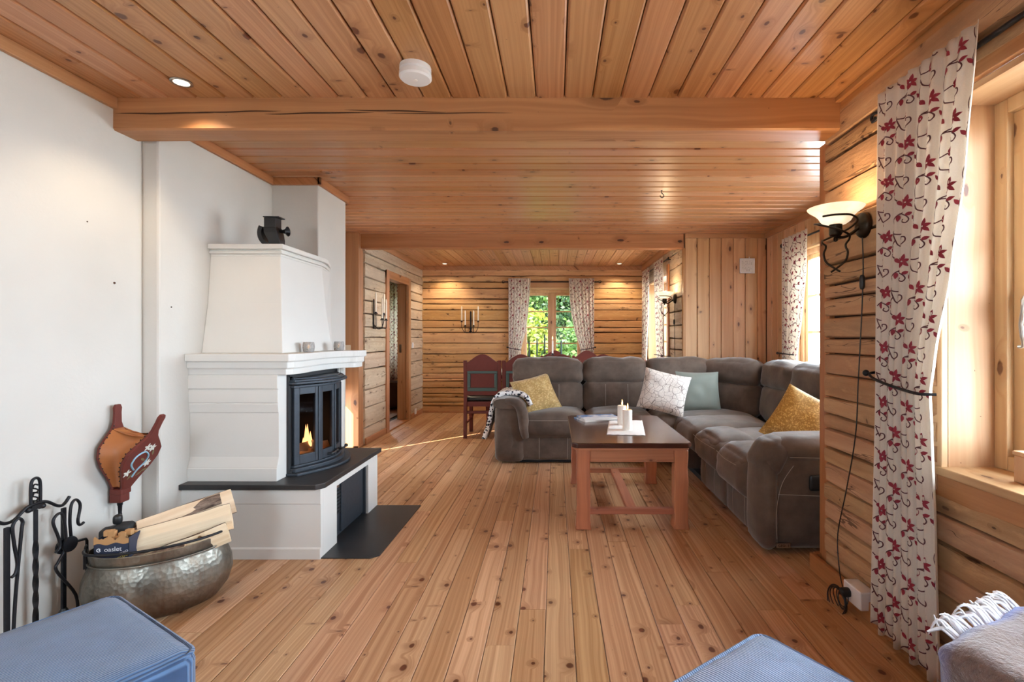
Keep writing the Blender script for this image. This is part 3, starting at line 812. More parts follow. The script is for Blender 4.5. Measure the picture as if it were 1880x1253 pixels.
# ------------------------------------------------------------------ bellows
bw = thing('bellows', 'wood and leather fire bellows painted with flowers, hung on the white wall', 'bellows', (-2.085, 2.32, .36))
out = [(.023, .0), (.026, .04), (.045, .08), (.080, .14), (.098, .19), (.094, .235), (.060, .278), (.030, .312), (.019, .34), (.017, .385), (.019, .408), (.012, .424)]
def board(mb, mat):
    L = [(-w, h) for w, h in out]; Rr = [(w, h) for w, h in reversed(out)]
    poly = L + Rr                                   # (y, z)
    mb.loft([[(xx, y, z) for y, z in poly] for xx in (0, .014)], mat=mat)
BASE = Vector((0, 0, .10))
m1 = Matrix.Translation(BASE) @ Matrix.Rotation(R(1), 4, 'Y')
m2 = Matrix.Translation(BASE+Vector((.030, 0, 0))) @ Matrix.Rotation(R(27), 4, 'Y')
g = MB(); board(g, m1); obj('board', g, 'oxblood', bw, bevel=.003, label='board against the wall')
g = MB(); board(g, m2); b2 = obj('board', g, 'oxblood', bw, bevel=.003, label='outer board painted with flowers')
M['tan'] = plain('tan_leather', S(168,104,58), .42, var=.12, scale=9., bump=.12)
g = MB(); lo = out[2:9]
for sgn in (-1, 1):
    rings = []
    for w, h in out[1:8]:
        a = m1 @ Vector((.014, sgn*w, h)); b = m2 @ Vector((0, sgn*w, h)); row = []
        for k in range(9):
            t = k/8; p = a.lerp(b, t); p.y -= sgn*.035*math.sin(PI*t)*min(1, h/.16); row.append(p)
        rings.append(row)
    g.loft(rings, closed=False)
w, h = out[7]
top = []
for k in range(9):
    t = k/8; row = []
    for j in range(5):
        y = w*(1-2*j/4); a = m1 @ Vector((.014, y, h)); b = m2 @ Vector((0, y, h)); p = a.lerp(b, t); p.z -= .012*math.sin(PI*t); row.append(p)
    top.append(row)
g.loft(top, closed=False)
le = obj('leather', g, 'tan', bw, smooth=60)
g = MB()
for mm, xo in ((m1, .016), (m2, -.002)):
    for i in range(2, 8):
        for f in (0, .5):
            w = out[i][0]*(1-f)+out[i+1][0]*f if i < 8 else out[i][0]; h = out[i][1]*(1-f)+out[i+1][1]*f
            g.ball(mm @ Vector((xo, -w-.001, h)), .0032, 6, 4)
obj('nail_heads', g, 'iron', bw)['kind'] = 'stuff'
obj('neck', MB().box((-.004, -.026, .062), (.052, .026, .104)).box((-.002, -.028, .100), (.058, .028, .128)), 'oxblood', bw, bevel=.006)
obj('nozzle', MB().lathe([(.001, 0), (.009, 0), (.007, .010), (.009, .045), (.011, .048), (.012, .072), (.001, .072)], 12, (.026, 0, 0)), 'iron', bw, smooth=40)
M['pwhite'] = plain('pale_paint', S(214,214,204), .5); M['pblue'] = plain('blue_paint', S(148,186,204), .5); M['polive'] = plain('olive_paint', S(120,112,74), .5)
def petal2(mb, c, a, L, w, mat):                     # a painted leaf on the board's outer face
    pts = []
    for k in range(5):
        t = k/4; ww = w*math.sin(PI*min(.98, max(.04, t)))
        pts.append((t*L, ww))
    ca, sa = math.cos(a), math.sin(a); f = lambda u, v: mat @ Vector((.0155, c[0]+u*ca-v*sa, c[1]+u*sa+v*ca))
    mb.add([f(u, v) for u, v in pts]+[f(u, -v) for u, v in pts], [(i, i+1, 6+i, 5+i) for i in range(4)])
g = MB(); g2 = MB(); g3 = MB()
arc = smooth_pts([(-.02, .14, 0), (-.05, .175, 0), (-.045, .215, 0), (-.005, .232, 0), (.028, .205, 0), (.026, .168, 0), (.0, .135, 0), (-.01, .10, 0)], 5)
g2.tube([m2 @ Vector((.0155, p.x, p.y)) for p in arc], .0042, 6)
for c, n in (((.03, .245), 6), ((.045, .16), 6), ((-.05, .13), 5), ((.0, .255), 5)):
    for i in range(n): petal2(g, c, 2*PI*i/n+.3, .022, .0055, m2)
for c, a in (((-.03, .09), 1.2), ((.01, .10), .6), ((.055, .20), 1.9), ((.02, .18), 2.6), ((-.06, .19), .9), ((.03, .12), .2)):
    petal2(g3, c, a, .034, .006, m2)
obj('painted_flower', g, 'pwhite', b2)['kind'] = 'stuff'; obj('painted_scroll', g2, 'pblue', b2, smooth=60); obj('painted_leaf', g3, 'polive', b2)['kind'] = 'stuff'

# ------------------------------------------------------------------ fire tools on their stand
fx = -2.045
fs_ = thing('fire_tool_stand', 'black wrought iron fire tool stand with twisted post and looped handle', 'tool stand', (fx, 1.93, 0))
g = MB(); tw = []
for i in range(61):
    z = .02+.50*i/60; tw.append(z)
rings = [[(.0065*math.sqrt(2)*math.cos(PI/4+PI/2*k+(max(0, z-.10))*24*(1 if z < .40 else .0)+(0 if z < .40 else .30*24)), .0065*math.sqrt(2)*math.sin(PI/4+PI/2*k+(max(0, z-.10))*24*(1 if z < .40 else 0)+(0 if z < .40 else .30*24)), z) for k in range(4)] for z in tw]
obj('post', g.loft(rings), 'iron', fs_, smooth=25)
hl = smooth_pts([(0, -.017, .52), (0, -.018, .60), (0, -.014, .636), (0, 0, .646), (0, .014, .636), (0, .018, .60), (0, .017, .52)], 5)
obj('handle', MB().tube(hl, .0055, 8), 'iron', fs_, smooth=50)
g = MB()
for z in (.535, .568, .600):
    g.tube(smooth_pts([(0, .010, z+.016), (0, -.004, z+.022), (0, -.010, z+.010), (0, 0, z+.004), (0, .010, z-.004), (0, .002, z-.012), (0, -.008, z-.008)], 4), .003, 6)
obj('scroll', g, 'iron', fs_, smooth=50)
g = MB().tube(smooth_pts([(0, -.135, .527), (0, -.11, .508), (0, -.075, .510), (0, -.035, .54), (0, 0, .545), (0, .04, .54), (0, .085, .508), (0, .11, .505), (0, .135, .53)], 6), .0062, 8)
g.ball((0, -.026, .528), .011).ball((0, .026, .528), .011).cbox((0, 0, .533), (.014, .04, .016))
obj('cross_arm', g, 'iron', fs_, smooth=50)
g = MB()
for a in (20, 86, 274, 340): g.tube([(0, 0, .05), (.05*math.cos(R(a)), .05*math.sin(R(a)), .03), (.11*math.cos(R(a)), .11*math.sin(R(a)), .006)], .006, 6)
obj('foot', g, 'iron', fs_, smooth=50)
def shaft_tool(name, lab, dy, bladew, kind):
    t = thing(name, lab, 'fire tool', (fx+.012, 1.93+dy, .09))
    obj('shaft', MB().cbox((0, 0, .19), (.010, .017, .43)), 'iron', t, bevel=.002)
    if kind == 'shovel': obj('blade', MB().box((-.006, -.045, -.086), (.004, .045, -.02)).box((-.006, -.045, -.086), (.02, -.040, -.02)).box((-.006, .040, -.086), (.02, .045, -.02)), 'iron', t, bevel=.002)
    else: obj('head', MB().lathe([(.010, -.01), (.020, -.03), (.026, -.085), (.001, -.085)], 14), 'black', t, smooth=40)
    return t
shaft_tool('fire_shovel', 'flat black iron shovel shaft on the stand end nearest the blue ottoman', -.112, .09, 'shovel')
shaft_tool('hearth_brush', 'flat black iron shaft behind the round tongs joint on the fire stand', .098, .07, 'brush')
pk = thing('fire_poker', 'thin black iron poker with hooked handle beside the flat shovel shaft', 'fire tool', (fx+.02, 1.86, .03))
obj('rod', MB().tube(smooth_pts([(0, -.03, 0), (0, -.020, .20), (0, .0, .43), (0, .004, .47), (0, -.012, .486), (0, -.030, .462), (0, -.024, .39), (0, -.014, .32), (0, -.020, .285), (0, -.034, .275)], 6), .0055, 8), 'iron', pk, smooth=50)
tg = thing('fire_tongs', 'black iron fire tongs with two curled handles and a round pivot disc', 'fire tool', (fx+.03, 2.01, .02))
obj('arm', MB().tube(smooth_pts([(0, .06, 0), (0, .05, .10), (0, -.028, .235), (0, -.020, .27), (0, .006, .31), (.006, .002, .38), (.008, -.012, .455), (.008, -.032, .466), (.008, -.050, .44), (.008, -.030, .375), (.008, -.022, .33), (.008, -.040, .315)], 5), .0055, 8), 'iron', tg, smooth=50)
obj('arm', MB().tube([(0, .10, .03), (0, .10, .305), (0, .095, .315), (0, .03, .325)], .0055, 8), 'iron', tg, smooth=50)
obj('handle', MB().tube(smooth_pts([(0, .032, .34), (.006, .02, .42), (.008, .024, .485), (.008, .044, .50), (.008, .062, .47), (.008, .052, .41), (.008, .060, .388), (.008, .078, .392)], 5), .0055, 8), 'iron', tg, smooth=50)
obj('pivot_disc', MB().lathe([(.001, 0), (.030, 0), (.032, .004), (.030, .009), (.001, .010)], 20, mat=Matrix.Translation((.004, .018, .325)) @ Matrix.Rotation(R(90), 4, 'Y')).lathe([(.001, 0), (.030, 0), (.030, .006), (.001, .006)], 20, mat=Matrix.Translation((-.012, .006, .320)) @ Matrix.Rotation(R(90), 4, 'Y')), 'iron', tg, smooth=40)

# ------------------------------------------------------------------ cauldron with firewood
def pot_mat():
    t = NT('hammered_old_metal'); p = t.coord()
    x, y, z = t.sep(p)
    a = t.noise(p, 7., 5., .65); d = t.voro(p, 55.)[0]
    st2 = t.noise(t.comb(t.math('MULTIPLY', x, 22.), t.math('MULTIPLY', y, 22.), t.math('MULTIPLY', z, 3.)), 1.0, 4., .6)
    c = t.mix(t.ramp(a, .38, .66), S(112,108,100), S(150,146,136))
    c = t.mix(t.ramp(st2, .52, .72, 0, .6), c, S(112,82,56))
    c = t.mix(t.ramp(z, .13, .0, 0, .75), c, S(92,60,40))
    t.put(t.bsdf.inputs['Base Color'], c)
    t.set(Metallic=.9, Roughness=t.ramp(st2, .3, .7, .28, .48))
    t.bump(t.math('ADD', d, t.math('MULTIPLY', a, 1.2)), .16, .008)
    return t.m
M['pot'] = pot_mat()
PX, PY, PR = -1.755, 2.185, R(33)
po = thing('cauldron', 'oval hammered metal cauldron of firewood standing by the white wall', 'cauldron', (PX, PY, 0), PR)
prof = [(.001, .004), (.60, .0), (.80, .02), (.94, .07), (1.0, .125), (.985, .18), (.93, .222), (.885, .243), (.875, .256), (.885, .262), (.90, .290), (.905, .298), (.885, .300), (.872, .290), (.86, .262), (.865, .24), (.96, .18), (.975, .125), (.90, .06), (.70, .03), (.001, .026)]
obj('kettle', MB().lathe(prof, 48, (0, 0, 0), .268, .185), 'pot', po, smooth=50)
obj('rim_band', MB().tube([(.242*math.cos(a), .168*math.sin(a), .256) for a in [2*PI*i/48 for i in range(48)]], .0035, 6, closed=True), 'pot', po, smooth=60)
for s in (-1, 1):
    obj('lug', MB().box((s*.247-.006, -.017, .235), (s*.247+.006, .017, .31)).tube([(s*.247, .016*math.cos(a), .312+.016*math.sin(a)) for a in [2*PI*i/16 for i in range(16)]], .0045, 6, closed=True), 'iron', po, bevel=.002)
bl = smooth_pts([(.247, 0, .312), (.245, -.05, .318), (.215, -.115, .322), (.12, -.165, .322), (0, -.185, .322), (-.12, -.165, .322), (-.215, -.115, .322), (-.245, -.05, .318), (-.247, 0, .312)], 5)
obj('bail_handle', MB().tube(bl, .0055, 8), 'iron', po, smooth=60)

wood('split', 'split_wood', S(240,220,192), S(218,188,152), S(120,80,52), rough=.75, kd=.3, ks=.06, ku=8., kv=14., gs=60, var=.06, bump=.35)
def bark_mat():
    t = NT('grey_brown_bark'); p = t.coord(); x, y, z = t.sep(p)
    a = t.noise(t.comb(t.math('MULTIPLY', x, 16.), t.math('MULTIPLY', y, 50.), t.math('MULTIPLY', z, 50.)), 1., 5., .7)
    c = t.mix(t.ramp(a, .38, .62), S(66,50,42), S(150,130,116))
    t.put(t.bsdf.inputs['Base Color'], c); t.set(Roughness=.9); t.bump(a, .9, .012)
    return t.m
M['bark'] = bark_mat()
def firewood(lab, loc, yaw, pitch, roll, L, r, seed, barkface=True):
    o = thing('firewood_log', lab, 'firewood', (0, 0, 0), group='firewood in the cauldron')
    o.matrix_basis = Matrix.Translation(loc) @ Matrix.Rotation(R(yaw), 4, 'Z') @ Matrix.Rotation(R(-pitch), 4, 'Y') @ Matrix.Rotation(R(roll), 4, 'X')
    rd = random.Random(seed); n = 10; rings = []; brk = []
    span = rd.uniform(70, 100)
    for i in range(n+1):
        xx = -L/2+L*i/n; w = lambda k: 1+.10*noise.noise(Vector((xx*9, k*3.3, seed)))
        ring = [(xx, -.25*r*w(9), .42*r*w(8)), (xx, .25*r*w(7), .42*r*w(6))]; arc = []
        for k in range(6):
            a = R(-90+span*.9-(span*1.8)*k/5); arc.append((xx, r*math.cos(a+0)*w(k)*(1 if True else 1)*0+r*w(k)*math.sin(R(span*.9-span*1.8*k/5)), .42*r-r*.95*math.cos(R(span*.9-span*1.8*k/5))*w(k)))
        rings.append(ring+arc); brk.append([(q[0]*1.0, q[1]*1.03, q[2]-.003) for q in arc])
    obj('timber', MB().loft(rings), 'split', o, smooth=25)
    if barkface: obj('bark', MB().loft(brk, closed=False), 'bark', o, smooth=40)
    return o
A = lambda u, v, z: (PX+u*math.cos(PR)-v*math.sin(PR), PY+u*math.sin(PR)+v*math.cos(PR), z)
firewood('bark covered log at the back of the cauldron', A(.03, .085, .362), 33, 15, 178, .40, .068, 3)
firewood('pale split log with a pointed top behind the largest log', A(.095, .045, .368), 36, 13, 60, .36, .062, 7)
firewood('largest pale split log lying on top of the cauldron', A(.075, -.035, .335), 30, 9, 78, .38, .060, 4)
firewood('white split log sloping down towards the cauldron front rim', A(.085, -.085, .268), 33, 14, 100, .34, .050, 9)
firewood('dark brown log end peeking out below the largest log', A(-.03, -.075, .255), 26, 6, 150, .26, .050, 12)
# carton
M['navy'] = plain('navy_card', S(38,48,72), .5); M['card'] = plain('brown_card', S(186,140,92), .7); M['yellow'] = plain('yellow_print', S(226,206,92), .5); M['wprint'] = plain('white_print', S(232,234,238), .5)
cx = thing('firelighter_carton', 'torn navy carton of firelighters standing in the cauldron', 'carton', A(-.140, -.045, .246), PR-R(20))
g = MB().box((-.062, -.040, 0), (.062, -.037, .115)).box((-.062, .037, 0), (.062, .040, .112)).box((-.062, -.040, 0), (-.059, .04, .115)).box((.059, -.040, 0), (.062, .04, .118)).box((-.06, -.04, 0), (.06, .04, .003))
obj('box', g, 'navy', cx)
g = MB(); rd = random.Random(2); n = 18; up = []; dn = []
for i in range(n+1):
    u = -.062+.124*i/n; up.append((u, -.0415, .118+.010*rd.random()+.006*math.sin(i))); dn.append((u, -.0415, .098+.004*math.sin(i*.7)))
g.add(dn+up, [(i, i+1, n+2+i, n+1+i) for i in range(n)])
obj('torn_edge', g, 'card', cx)
g = MB()
for i in range(8): g.cbox((rd.uniform(-.045, .045), rd.uniform(-.02, .025), .115+rd.uniform(-.01, .016)), (.026, .022, .024), Matrix.Rotation(rd.uniform(-.4, .4), 4, 'Z'))
obj('firelighter', g, 'card', cx, bevel=.003)
def lettering(txt, parent, loc, rot, size, mat, name='lettering', shear=0.):
    cu = bpy.data.curves.new(name, 'FONT'); cu.body = txt; cu.size = size; cu.extrude = .0003; cu.shear = shear; cu.resolution_u = 3
    cu.align_x = 'CENTER'; cu.align_y = 'CENTER'; cu.materials.append(M[mat])
    t = bpy.data.objects.new(name, cu); COL.objects.link(t)
    me = bpy.data.meshes.new_from_object(t.evaluated_get(bpy.context.evaluated_depsgraph_get()))
    bpy.data.objects.remove(t)
    o = bpy.data.objects.new(name, me); COL.objects.link(o); o.parent = parent; o.location = loc; o.rotation_euler = rot
    return o
lettering('oaslet', cx, (.006, -.0415, .075), (R(90), 0, 0), .026, 'wprint')
lettering('STEKO', cx, (.042, -.0415, .058), (R(90), R(-24), 0), .013, 'wprint')
lettering('OPPTENN', cx, (.036, -.0415, .040), (R(90), R(-24), 0), .014, 'yellow')
obj('emblem', MB().tube([(-.044+.0065*math.cos(a), -.0415, .075+.0065*math.sin(a)) for a in [R(40+290*i/14) for i in range(15)]], .0017, 6).ball((-.041, -.0415, .076), .003, 8, 5), 'wprint', cx, smooth=50)
# black spray can / torch body
bk = thing('fire_lighter_torch', 'black plastic gas torch with a knob standing at the back of the cauldron', 'gas torch', A(-.155, .055, .225), PR-R(10))
obj('body', MB().soft((0, 0, .065), (.105, .085, .16), .02, .006, 6), 'black', bk, smooth=50)
obj('collar', MB().soft((.022, 0, .140), (.062, .07, .035), .012, .003, 5).soft((-.035, -.02, .125), (.03, .06, .05), .01, .002, 5), 'soot', bk, smooth=50)
obj('knob', MB().soft((.0, .0, .178), (.030, .030, .040), .010, .002, 5), 'black', bk, smooth=50)

# ------------------------------------------------------------------ corner sofa
so = thing('corner_sofa', 'large grey-brown suede corner sofa with padded headrests', 'sofa', (.9, 4.6, 0))
def pad(name, boxes, seg=30, N=9, parent=None):
    g = MB()
    for i, b in enumerate(boxes):
        c, s = b[0], b[1]; kw = dict(b[2]) if len(b) > 2 else {}
        kw.setdefault('r', .06); kw.setdefault('bulge', .02); kw.setdefault('wr', .006); kw.setdefault('N', N)
        g.soft(c, s, seed=c[0]*7+c[1]*3+i, **kw)
    return obj(name, g, 'suede', parent or so, smooth=60, world=parent is None)
def rz(a): return Matrix.Rotation(R(a), 4, 'Z')
def rzx(a, b): return Matrix.Rotation(R(a), 4, 'Z') @ Matrix.Rotation(R(b), 4, 'X')
# hidden carcass and lower front panels
pad('base_panel', [((-.02, 4.98, .145), (.66, .66, .23), dict(r=.03, bulge=.006))])
pad('base_panel', [((.63, 4.98, .145), (.66, .66, .23), dict(r=.03, bulge=.006))])
pad('base_panel', [((1.63, 4.82, .145), (1.0, .98, .23), dict(r=.03, bulge=.006)), ((1.10, 4.92, .145), (.34, .6, .23), dict(r=.03, bulge=.004))])
pad('base_panel', [((1.66, 3.665, .145), (.98, .60, .23), dict(r=.03, bulge=.010))])
pad('base_panel', [((1.66, 3.10, .145), (.98, .55, .23), dict(r=.03, bulge=.010))])
obj('foot_rail', MB().box((-.34, 4.72, .0), (1.5, 5.30, .04)).box((1.22, 2.80, .0), (2.2, 5.3, .04)).box((-.585, 4.98, .0), (-.4, 5.25, .09)), 'soot', so, world=True)
# seat cushions
seatkw = dict(r=.085, bulge=.025, bz=.035, wr=.008)
pad('seat_cushion', [((-.015, 4.92, .35), (.645, .60, .235), seatkw)], N=11)
pad('seat_cushion', [((.635, 4.92, .35), (.645, .60, .235), seatkw)], N=11)
pad('seat_cushion', [((1.52, 4.80, .35), (.80, .78, .225), dict(r=.085, bulge=.02, bz=.03)), ((1.50, 4.30, .35), (.74, .62, .235), seatkw), ((1.12, 4.86, .35), (.35, .56, .235), seatkw)], N=11)
pad('seat_cushion', [((1.50, 3.68, .35), (.76, .60, .235), seatkw), ((1.30, 3.68, .40), (.32, .54, .17), dict(r=.08, bulge=.02, bz=.03))], N=11)
pad('seat_cushion', [((1.49, 3.13, .35), (.77, .54, .24), seatkw), ((1.28, 3.13, .40), (.32, .50, .18), dict(r=.08, bulge=.02, bz=.03))], N=11)
# lower back cushions and headrests
lowkw = dict(r=.075, bulge=.03, wr=.010); hdkw = dict(r=.078, bulge=.016, wr=.020)
def back(x, y, w, ang, zl=.585, zh=.845, hw=None):
    d = rzx(ang, -7)
    pad('back_cushion', [((x, y, zl), (w*.97, .20, .34), dict(rot=d, **lowkw))], N=10)
    n = Vector((math.sin(R(ang)), -math.cos(R(ang)), 0))*-.03
    pad('headrest', [((x+n.x, y+n.y, zh), ((hw or w)*1.0, .235, .265), dict(rot=rz(ang), **hdkw))], N=10)
back(-.075, 5.17, .725, 0); back(.632, 5.17, .665, 0); back(1.30, 5.17, .68, 0)
back(1.79, 4.98, .62, -45, hw=.60)
back(2.06, 4.45, .58, -90); back(2.06, 3.86, .60, -90); back(2.06, 3.24, .62, -90)
pad('back_panel', [((.25, 5.32, .48), (1.4, .07, .84), dict(r=.03, bulge=.004)), ((1.55, 5.32, .48), (1.4, .07, .84), dict(r=.03, bulge=.004))])
pad('back_panel', [((2.235, 4.1, .48), (.07, 2.4, .84), dict(r=.03, bulge=.004))])
# arms
pad('armrest', [((-.465, 4.98, .31), (.215, .70, .57), dict(r=.05, bulge=.012)), ((-.43, 4.665, .30), (.26, .07, .54), dict(r=.034, bulge=.010))])
g = MB(); rings = []
for k in range(13):                                   # padded roll that wraps the arm top and runs down the front
    y = 4.60+.68*k/12; e = .86+.14*min(1, k/2.)
    ring = []
    for q in range(16):
        a = 2*PI*q/16
        ring.append((-.440+.165*e*(abs(math.cos(a))**.7*math.copysign(1, math.cos(a))), y, .575+.058*e*(abs(math.sin(a))**.8*math.copysign(1, math.sin(a)))-.05*max(0, math.cos(a))**2))
    rings.append(ring)
g.loft(rings)
obj('arm_pad', g, 'suede', so, smooth=60, world=True)
sw = smooth_pts([(-.47, 4.622, .60), (-.37, 4.615, .585), (-.315, 4.612, .52), (-.298, 4.612, .43), (-.292, 4.614, .33), (-.275, 4.618, .25)], 5)
g = MB().tube(sw, [.030+.022*math.sin(PI*i/(len(sw)-1)) for i in range(len(sw))], 10)
obj('arm_front_roll', g, 'suede', so, smooth=60, world=True)
pad('armrest', [((1.68, 2.80, .315), (1.00, .21, .57), dict(r=.06, bulge=.018)), ((1.185, 2.80, .28), (.10, .23, .50), dict(r=.045, bulge=.02))])
pad('arm_pad', [((1.70, 2.815, .575), (.94, .27, .135), dict(r=.065, bulge=.015, wr=.01)), ((1.225, 2.815, .52), (.14, .25, .22), dict(r=.065, bulge=.02, rot=Matrix.Rotation(R(28), 4, 'Y')))])
obj('pull_recess', MB().soft((1.432, 2.676, .405), (.085, .022, .085), .03, .002, 6), 'black', so, smooth=50, world=True)
lp = obj('name_plate', MB().box((1.208, 2.672, .050), (1.284, 2.682, .076)), 'steel', so, world=True, bevel=.002)
lettering('GEO- 1', lp, (1.246, 2.6715, .063), (R(90), 0, 0), .019, 'black')
# stitching
def stitch(pts, r=.0015):
    g = MB(); P = smooth_pts(pts, 8)
    g.tube(P, r, 5); o = obj('stitching', g, 'stitch', so, world=True); return o
for xs in (-.15, .12): stitch([(xs, 4.641, .25), (xs, 4.637, .15), (xs, 4.641, .05)])
for xs in (.48, .78): stitch([(xs, 4.641, .25), (xs, 4.637, .15), (xs, 4.641, .05)])
stitch([(-.31, 4.622, .415), (-.02, 4.590, .420), (.28, 4.622, .415)]); stitch([(.34, 4.622, .415), (.635, 4.590, .420), (.93, 4.622, .415)])
for xs in (-.19, .04, .52, .75): stitch([(xs, 5.055, .72), (xs, 5.035, .60), (xs, 5.045, .50)], .0016)
for ys in (3.0, 3.2, 3.57, 3.78): stitch([(1.165, ys, .25), (1.158, ys, .15), (1.165, ys, .05)])
stitch([(1.113, 3.38, .42), (1.085, 3.13, .425), (1.113, 2.93, .42)]); stitch([(1.113, 3.95, .42), (1.09, 3.68, .425), (1.113, 3.42, .42)])
stitch([(1.30, 2.672, .50), (1.235, 2.668, .40), (1.205, 2.668, .25), (1.21, 2.672, .10)]); stitch([(1.215, 2.668, .345), (1.6, 2.668, .33)]); stitch([(1.28, 2.672, .545), (1.7, 2.672, .535)])

# ------------------------------------------------------------------ cushions and blanket
def pillow_mesh(w, h, d, seed, N=16, pinch=.06):
    vs = []; fs = []
    for side in (1, -1):
        k0 = len(vs)
        for i in range(N+1):
            for j in range(N+1):
                u, v = i/N*2-1, j/N*2-1
                x = u*w/2*(1-pinch*(1-v*v)*abs(u)**2*1.0); z = v*h/2*(1-pinch*(1-u*u)*abs(v)**2*1.0)
                t = ((1-u**4)*(1-v**4))**.55*d/2*(1-.25*(u*u+v*v)/2)
                nz = noise.noise(Vector((u*2.2, v*2.2, seed+side)))
                t += .018*nz*(1-u*u)*(1-v*v)
                vs.append((x, side*t, z))
        for i in range(N):
            for j in range(N):
                a = k0+i*(N+1)+j; q = (a, a+1, a+N+2, a+N+1); fs.append(q if side > 0 else tuple(reversed(q)))
    mb = MB(); mb.v = vs; mb.f = fs; return mb
def pillow(lab, loc, yaw, lean, roll, w, h, d, mat, seed):
    o = obj('cushion', pillow_mesh(w, h, d, seed), mat, smooth=60)
    o.matrix_basis = Matrix.Translation(loc) @ Matrix.Rotation(R(yaw), 4, 'Z') @ Matrix.Rotation(R(lean), 4, 'X') @ Matrix.Rotation(R(roll), 4, 'Y')
    return tag(o, lab, 'cushion', 'loose cushions on the corner sofa')
def gold():
    t = NT('gold_patterned_cloth'); p = t.coord()
    v = t.voro(p, 55.)[0]; n = t.noise(p, 18., 4., .7)
    c = t.mix(t.ramp(v, .15, .55), S(206,176,116), S(168,136,78)); c = t.mix(t.ramp(n, .5, .7, 0, .5), c, S(222,200,150))
    t.put(t.bsdf.inputs['Base Color'], c); t.set(Roughness=.7, Sheen_Weight=.3); t.bump(v, .3, .004); return t.m
M['gold'] = gold()
def mustard():
    t = NT('mustard_glitter_cloth'); p = t.coord()
    v = t.voro(p, 160.)[1]; r, g, b = t.sep(v)
    c = t.mix(t.ramp(r, .55, .95), S(158,120,54), S(212,178,104)); t.put(t.bsdf.inputs['Base Color'], c); t.set(Roughness=.6); return t.m
M['mustard'] = mustard()
def leafy():
    t = NT('white_leaf_print_cloth'); p = t.coord(); x, y, z = t.sep(p)
    wv = t.noise(p, 4., 2.); q = t.comb(t.math('ADD', x, t.math('MULTIPLY', wv, .12)), t.math('MULTIPLY', y, .3), t.math('ADD', z, t.math('MULTIPLY', wv, .09)))
    v = t.voro(q, 19., 'DISTANCE_TO_EDGE')[0]; v2 = t.voro(q, 38., 'DISTANCE_TO_EDGE')[0]
    e = t.math('MAXIMUM', t.ramp(v, .034, .014), t.ramp(v2, .022, .008, 0, .7))
    t.put(t.bsdf.inputs['Base Color'], t.mix(e, S(220,212,204), S(132,120,114))); t.set(Roughness=.8); t.bump(t.noise(p, 200.), .15, .003); return t.m
M['leafy'] = leafy()
M['sage'] = plain('sage_green_velvet', S(120,126,118), .75, var=.10, scale=6., bump=.08, sheen=.4)
pillow('gold patterned cushion slumped against the left arm of the sofa', (-.19, 4.92, .625), 20, -30, -13, .43, .40, .17, 'gold', 1)
pillow('cream cushion with fine grey leaf line print', (1.035, 4.66, .680), -10, -18, 13, .44, .40, .15, 'leafy', 2)
pillow('plain sage green velvet cushion behind the leaf print cushion', (1.42, 4.86, .665), 4, -14, 1, .44, .40, .13, 'sage', 3)
pillow('mustard glittering cushion with a white back against the right arm', (1.58, 3.08, .655), -20, -30, 30, .42, .40, .14, 'mustard', 4)
def zebra():
    t = NT('black_white_knit'); p = t.coord()
    v = t.voro(p, 38., 'F1'); n = t.noise(p, 46., 3., .6)
    e = t.math('LESS_THAN', t.math('ADD', v[0], t.math('MULTIPLY', n, .5)), .66)
    t.put(t.bsdf.inputs['Base Color'], t.mix(e, S(232,230,228), S(34,36,48))); t.set(Roughness=.9); t.bump(n, .4, .006); return t.m
M['zebra'] = zebra()
g = MB(); rows = []
sec = smooth_pts([(-.215, 0, .55), (-.255, 0, .625), (-.33, 0, .672), (-.44, 0, .684), (-.55, 0, .662), (-.612, 0, .585), (-.640, 0, .48), (-.665, 0, .36), (-.705, 0, .225)], 4)
for k in range(9):
    y = 4.74+.36*k/8
    rows.append([(p.x+.006*noise.noise(Vector((p.z*9, y*9, 1))), y+.03*noise.noise(Vector((p.x*4, p.z*4, k*.1)))-.10*max(0, (.5-p.z)), p.z+.006*noise.noise(Vector((p.x*9, y*9, 4)))) for p in sec])
g.loft(rows, closed=False)
bl = obj('blanket', g, 'zebra', smooth=60)
sd = bl.modifiers.new('thickness', 'SOLIDIFY'); sd.thickness = .042; sd.offset = 1
tag(bl, 'black and white knitted blanket hanging over the left sofa arm', 'blanket')

# ------------------------------------------------------------------ coffee table
ct = thing('coffee_table', 'red-brown wooden coffee table with a dark polished top and chunky wavy legs', 'table', (.48, 3.57, 0))
X0, X1, Y0, Y1 = .104, .852, 3.03, 4.12; c = .03
top = [(X0+c, Y0), (X1-c, Y0), (X1, Y0+c), (X1, Y1-c), (X1-c, Y1), (X0+c, Y1), (X0, Y1-c), (X0, Y0+c)]
obj('tabletop', MB().prism(top, .513, .545), 'mahtop', ct, bevel=.006, world=True)
sh = [(x+(.012 if x < .4 else -.012), y+(.01 if y < 3.5 else -.01)) for x, y in top]
obj('top_edge', MB().prism(sh, .497, .513), 'mah', ct, bevel=.004, world=True)
for lx in (.137, .748):
    for ly in (3.06, 4.01):
        rings = []
        for k in range(17):
            z = .497*k/16; w = lambda s: (.0012*math.sin(z*38+s)+.002)*1+.0025*noise.noise(Vector((z*9, s, lx*9+ly)))+(.006*max(0, 1-k/2.))
            rings.append([(lx-w(1), ly-w(2), z), (lx+.082+w(3), ly-w(2), z), (lx+.082+w(3), ly+.08+w(5), z), (lx-w(1), ly+.08+w(5), z)])
        obj('leg', MB().loft(rings), 'mah_z', ct, smooth=50, bevel=.006, world=True)
obj('apron', MB().box((.215, 3.075, .417), (.75, 3.10, .497)), 'mah', ct, bevel=.002, world=True)
obj('apron', MB().box((.215, 4.05, .417), (.75, 4.075, .497)), 'mah', ct, bevel=.002, world=True)
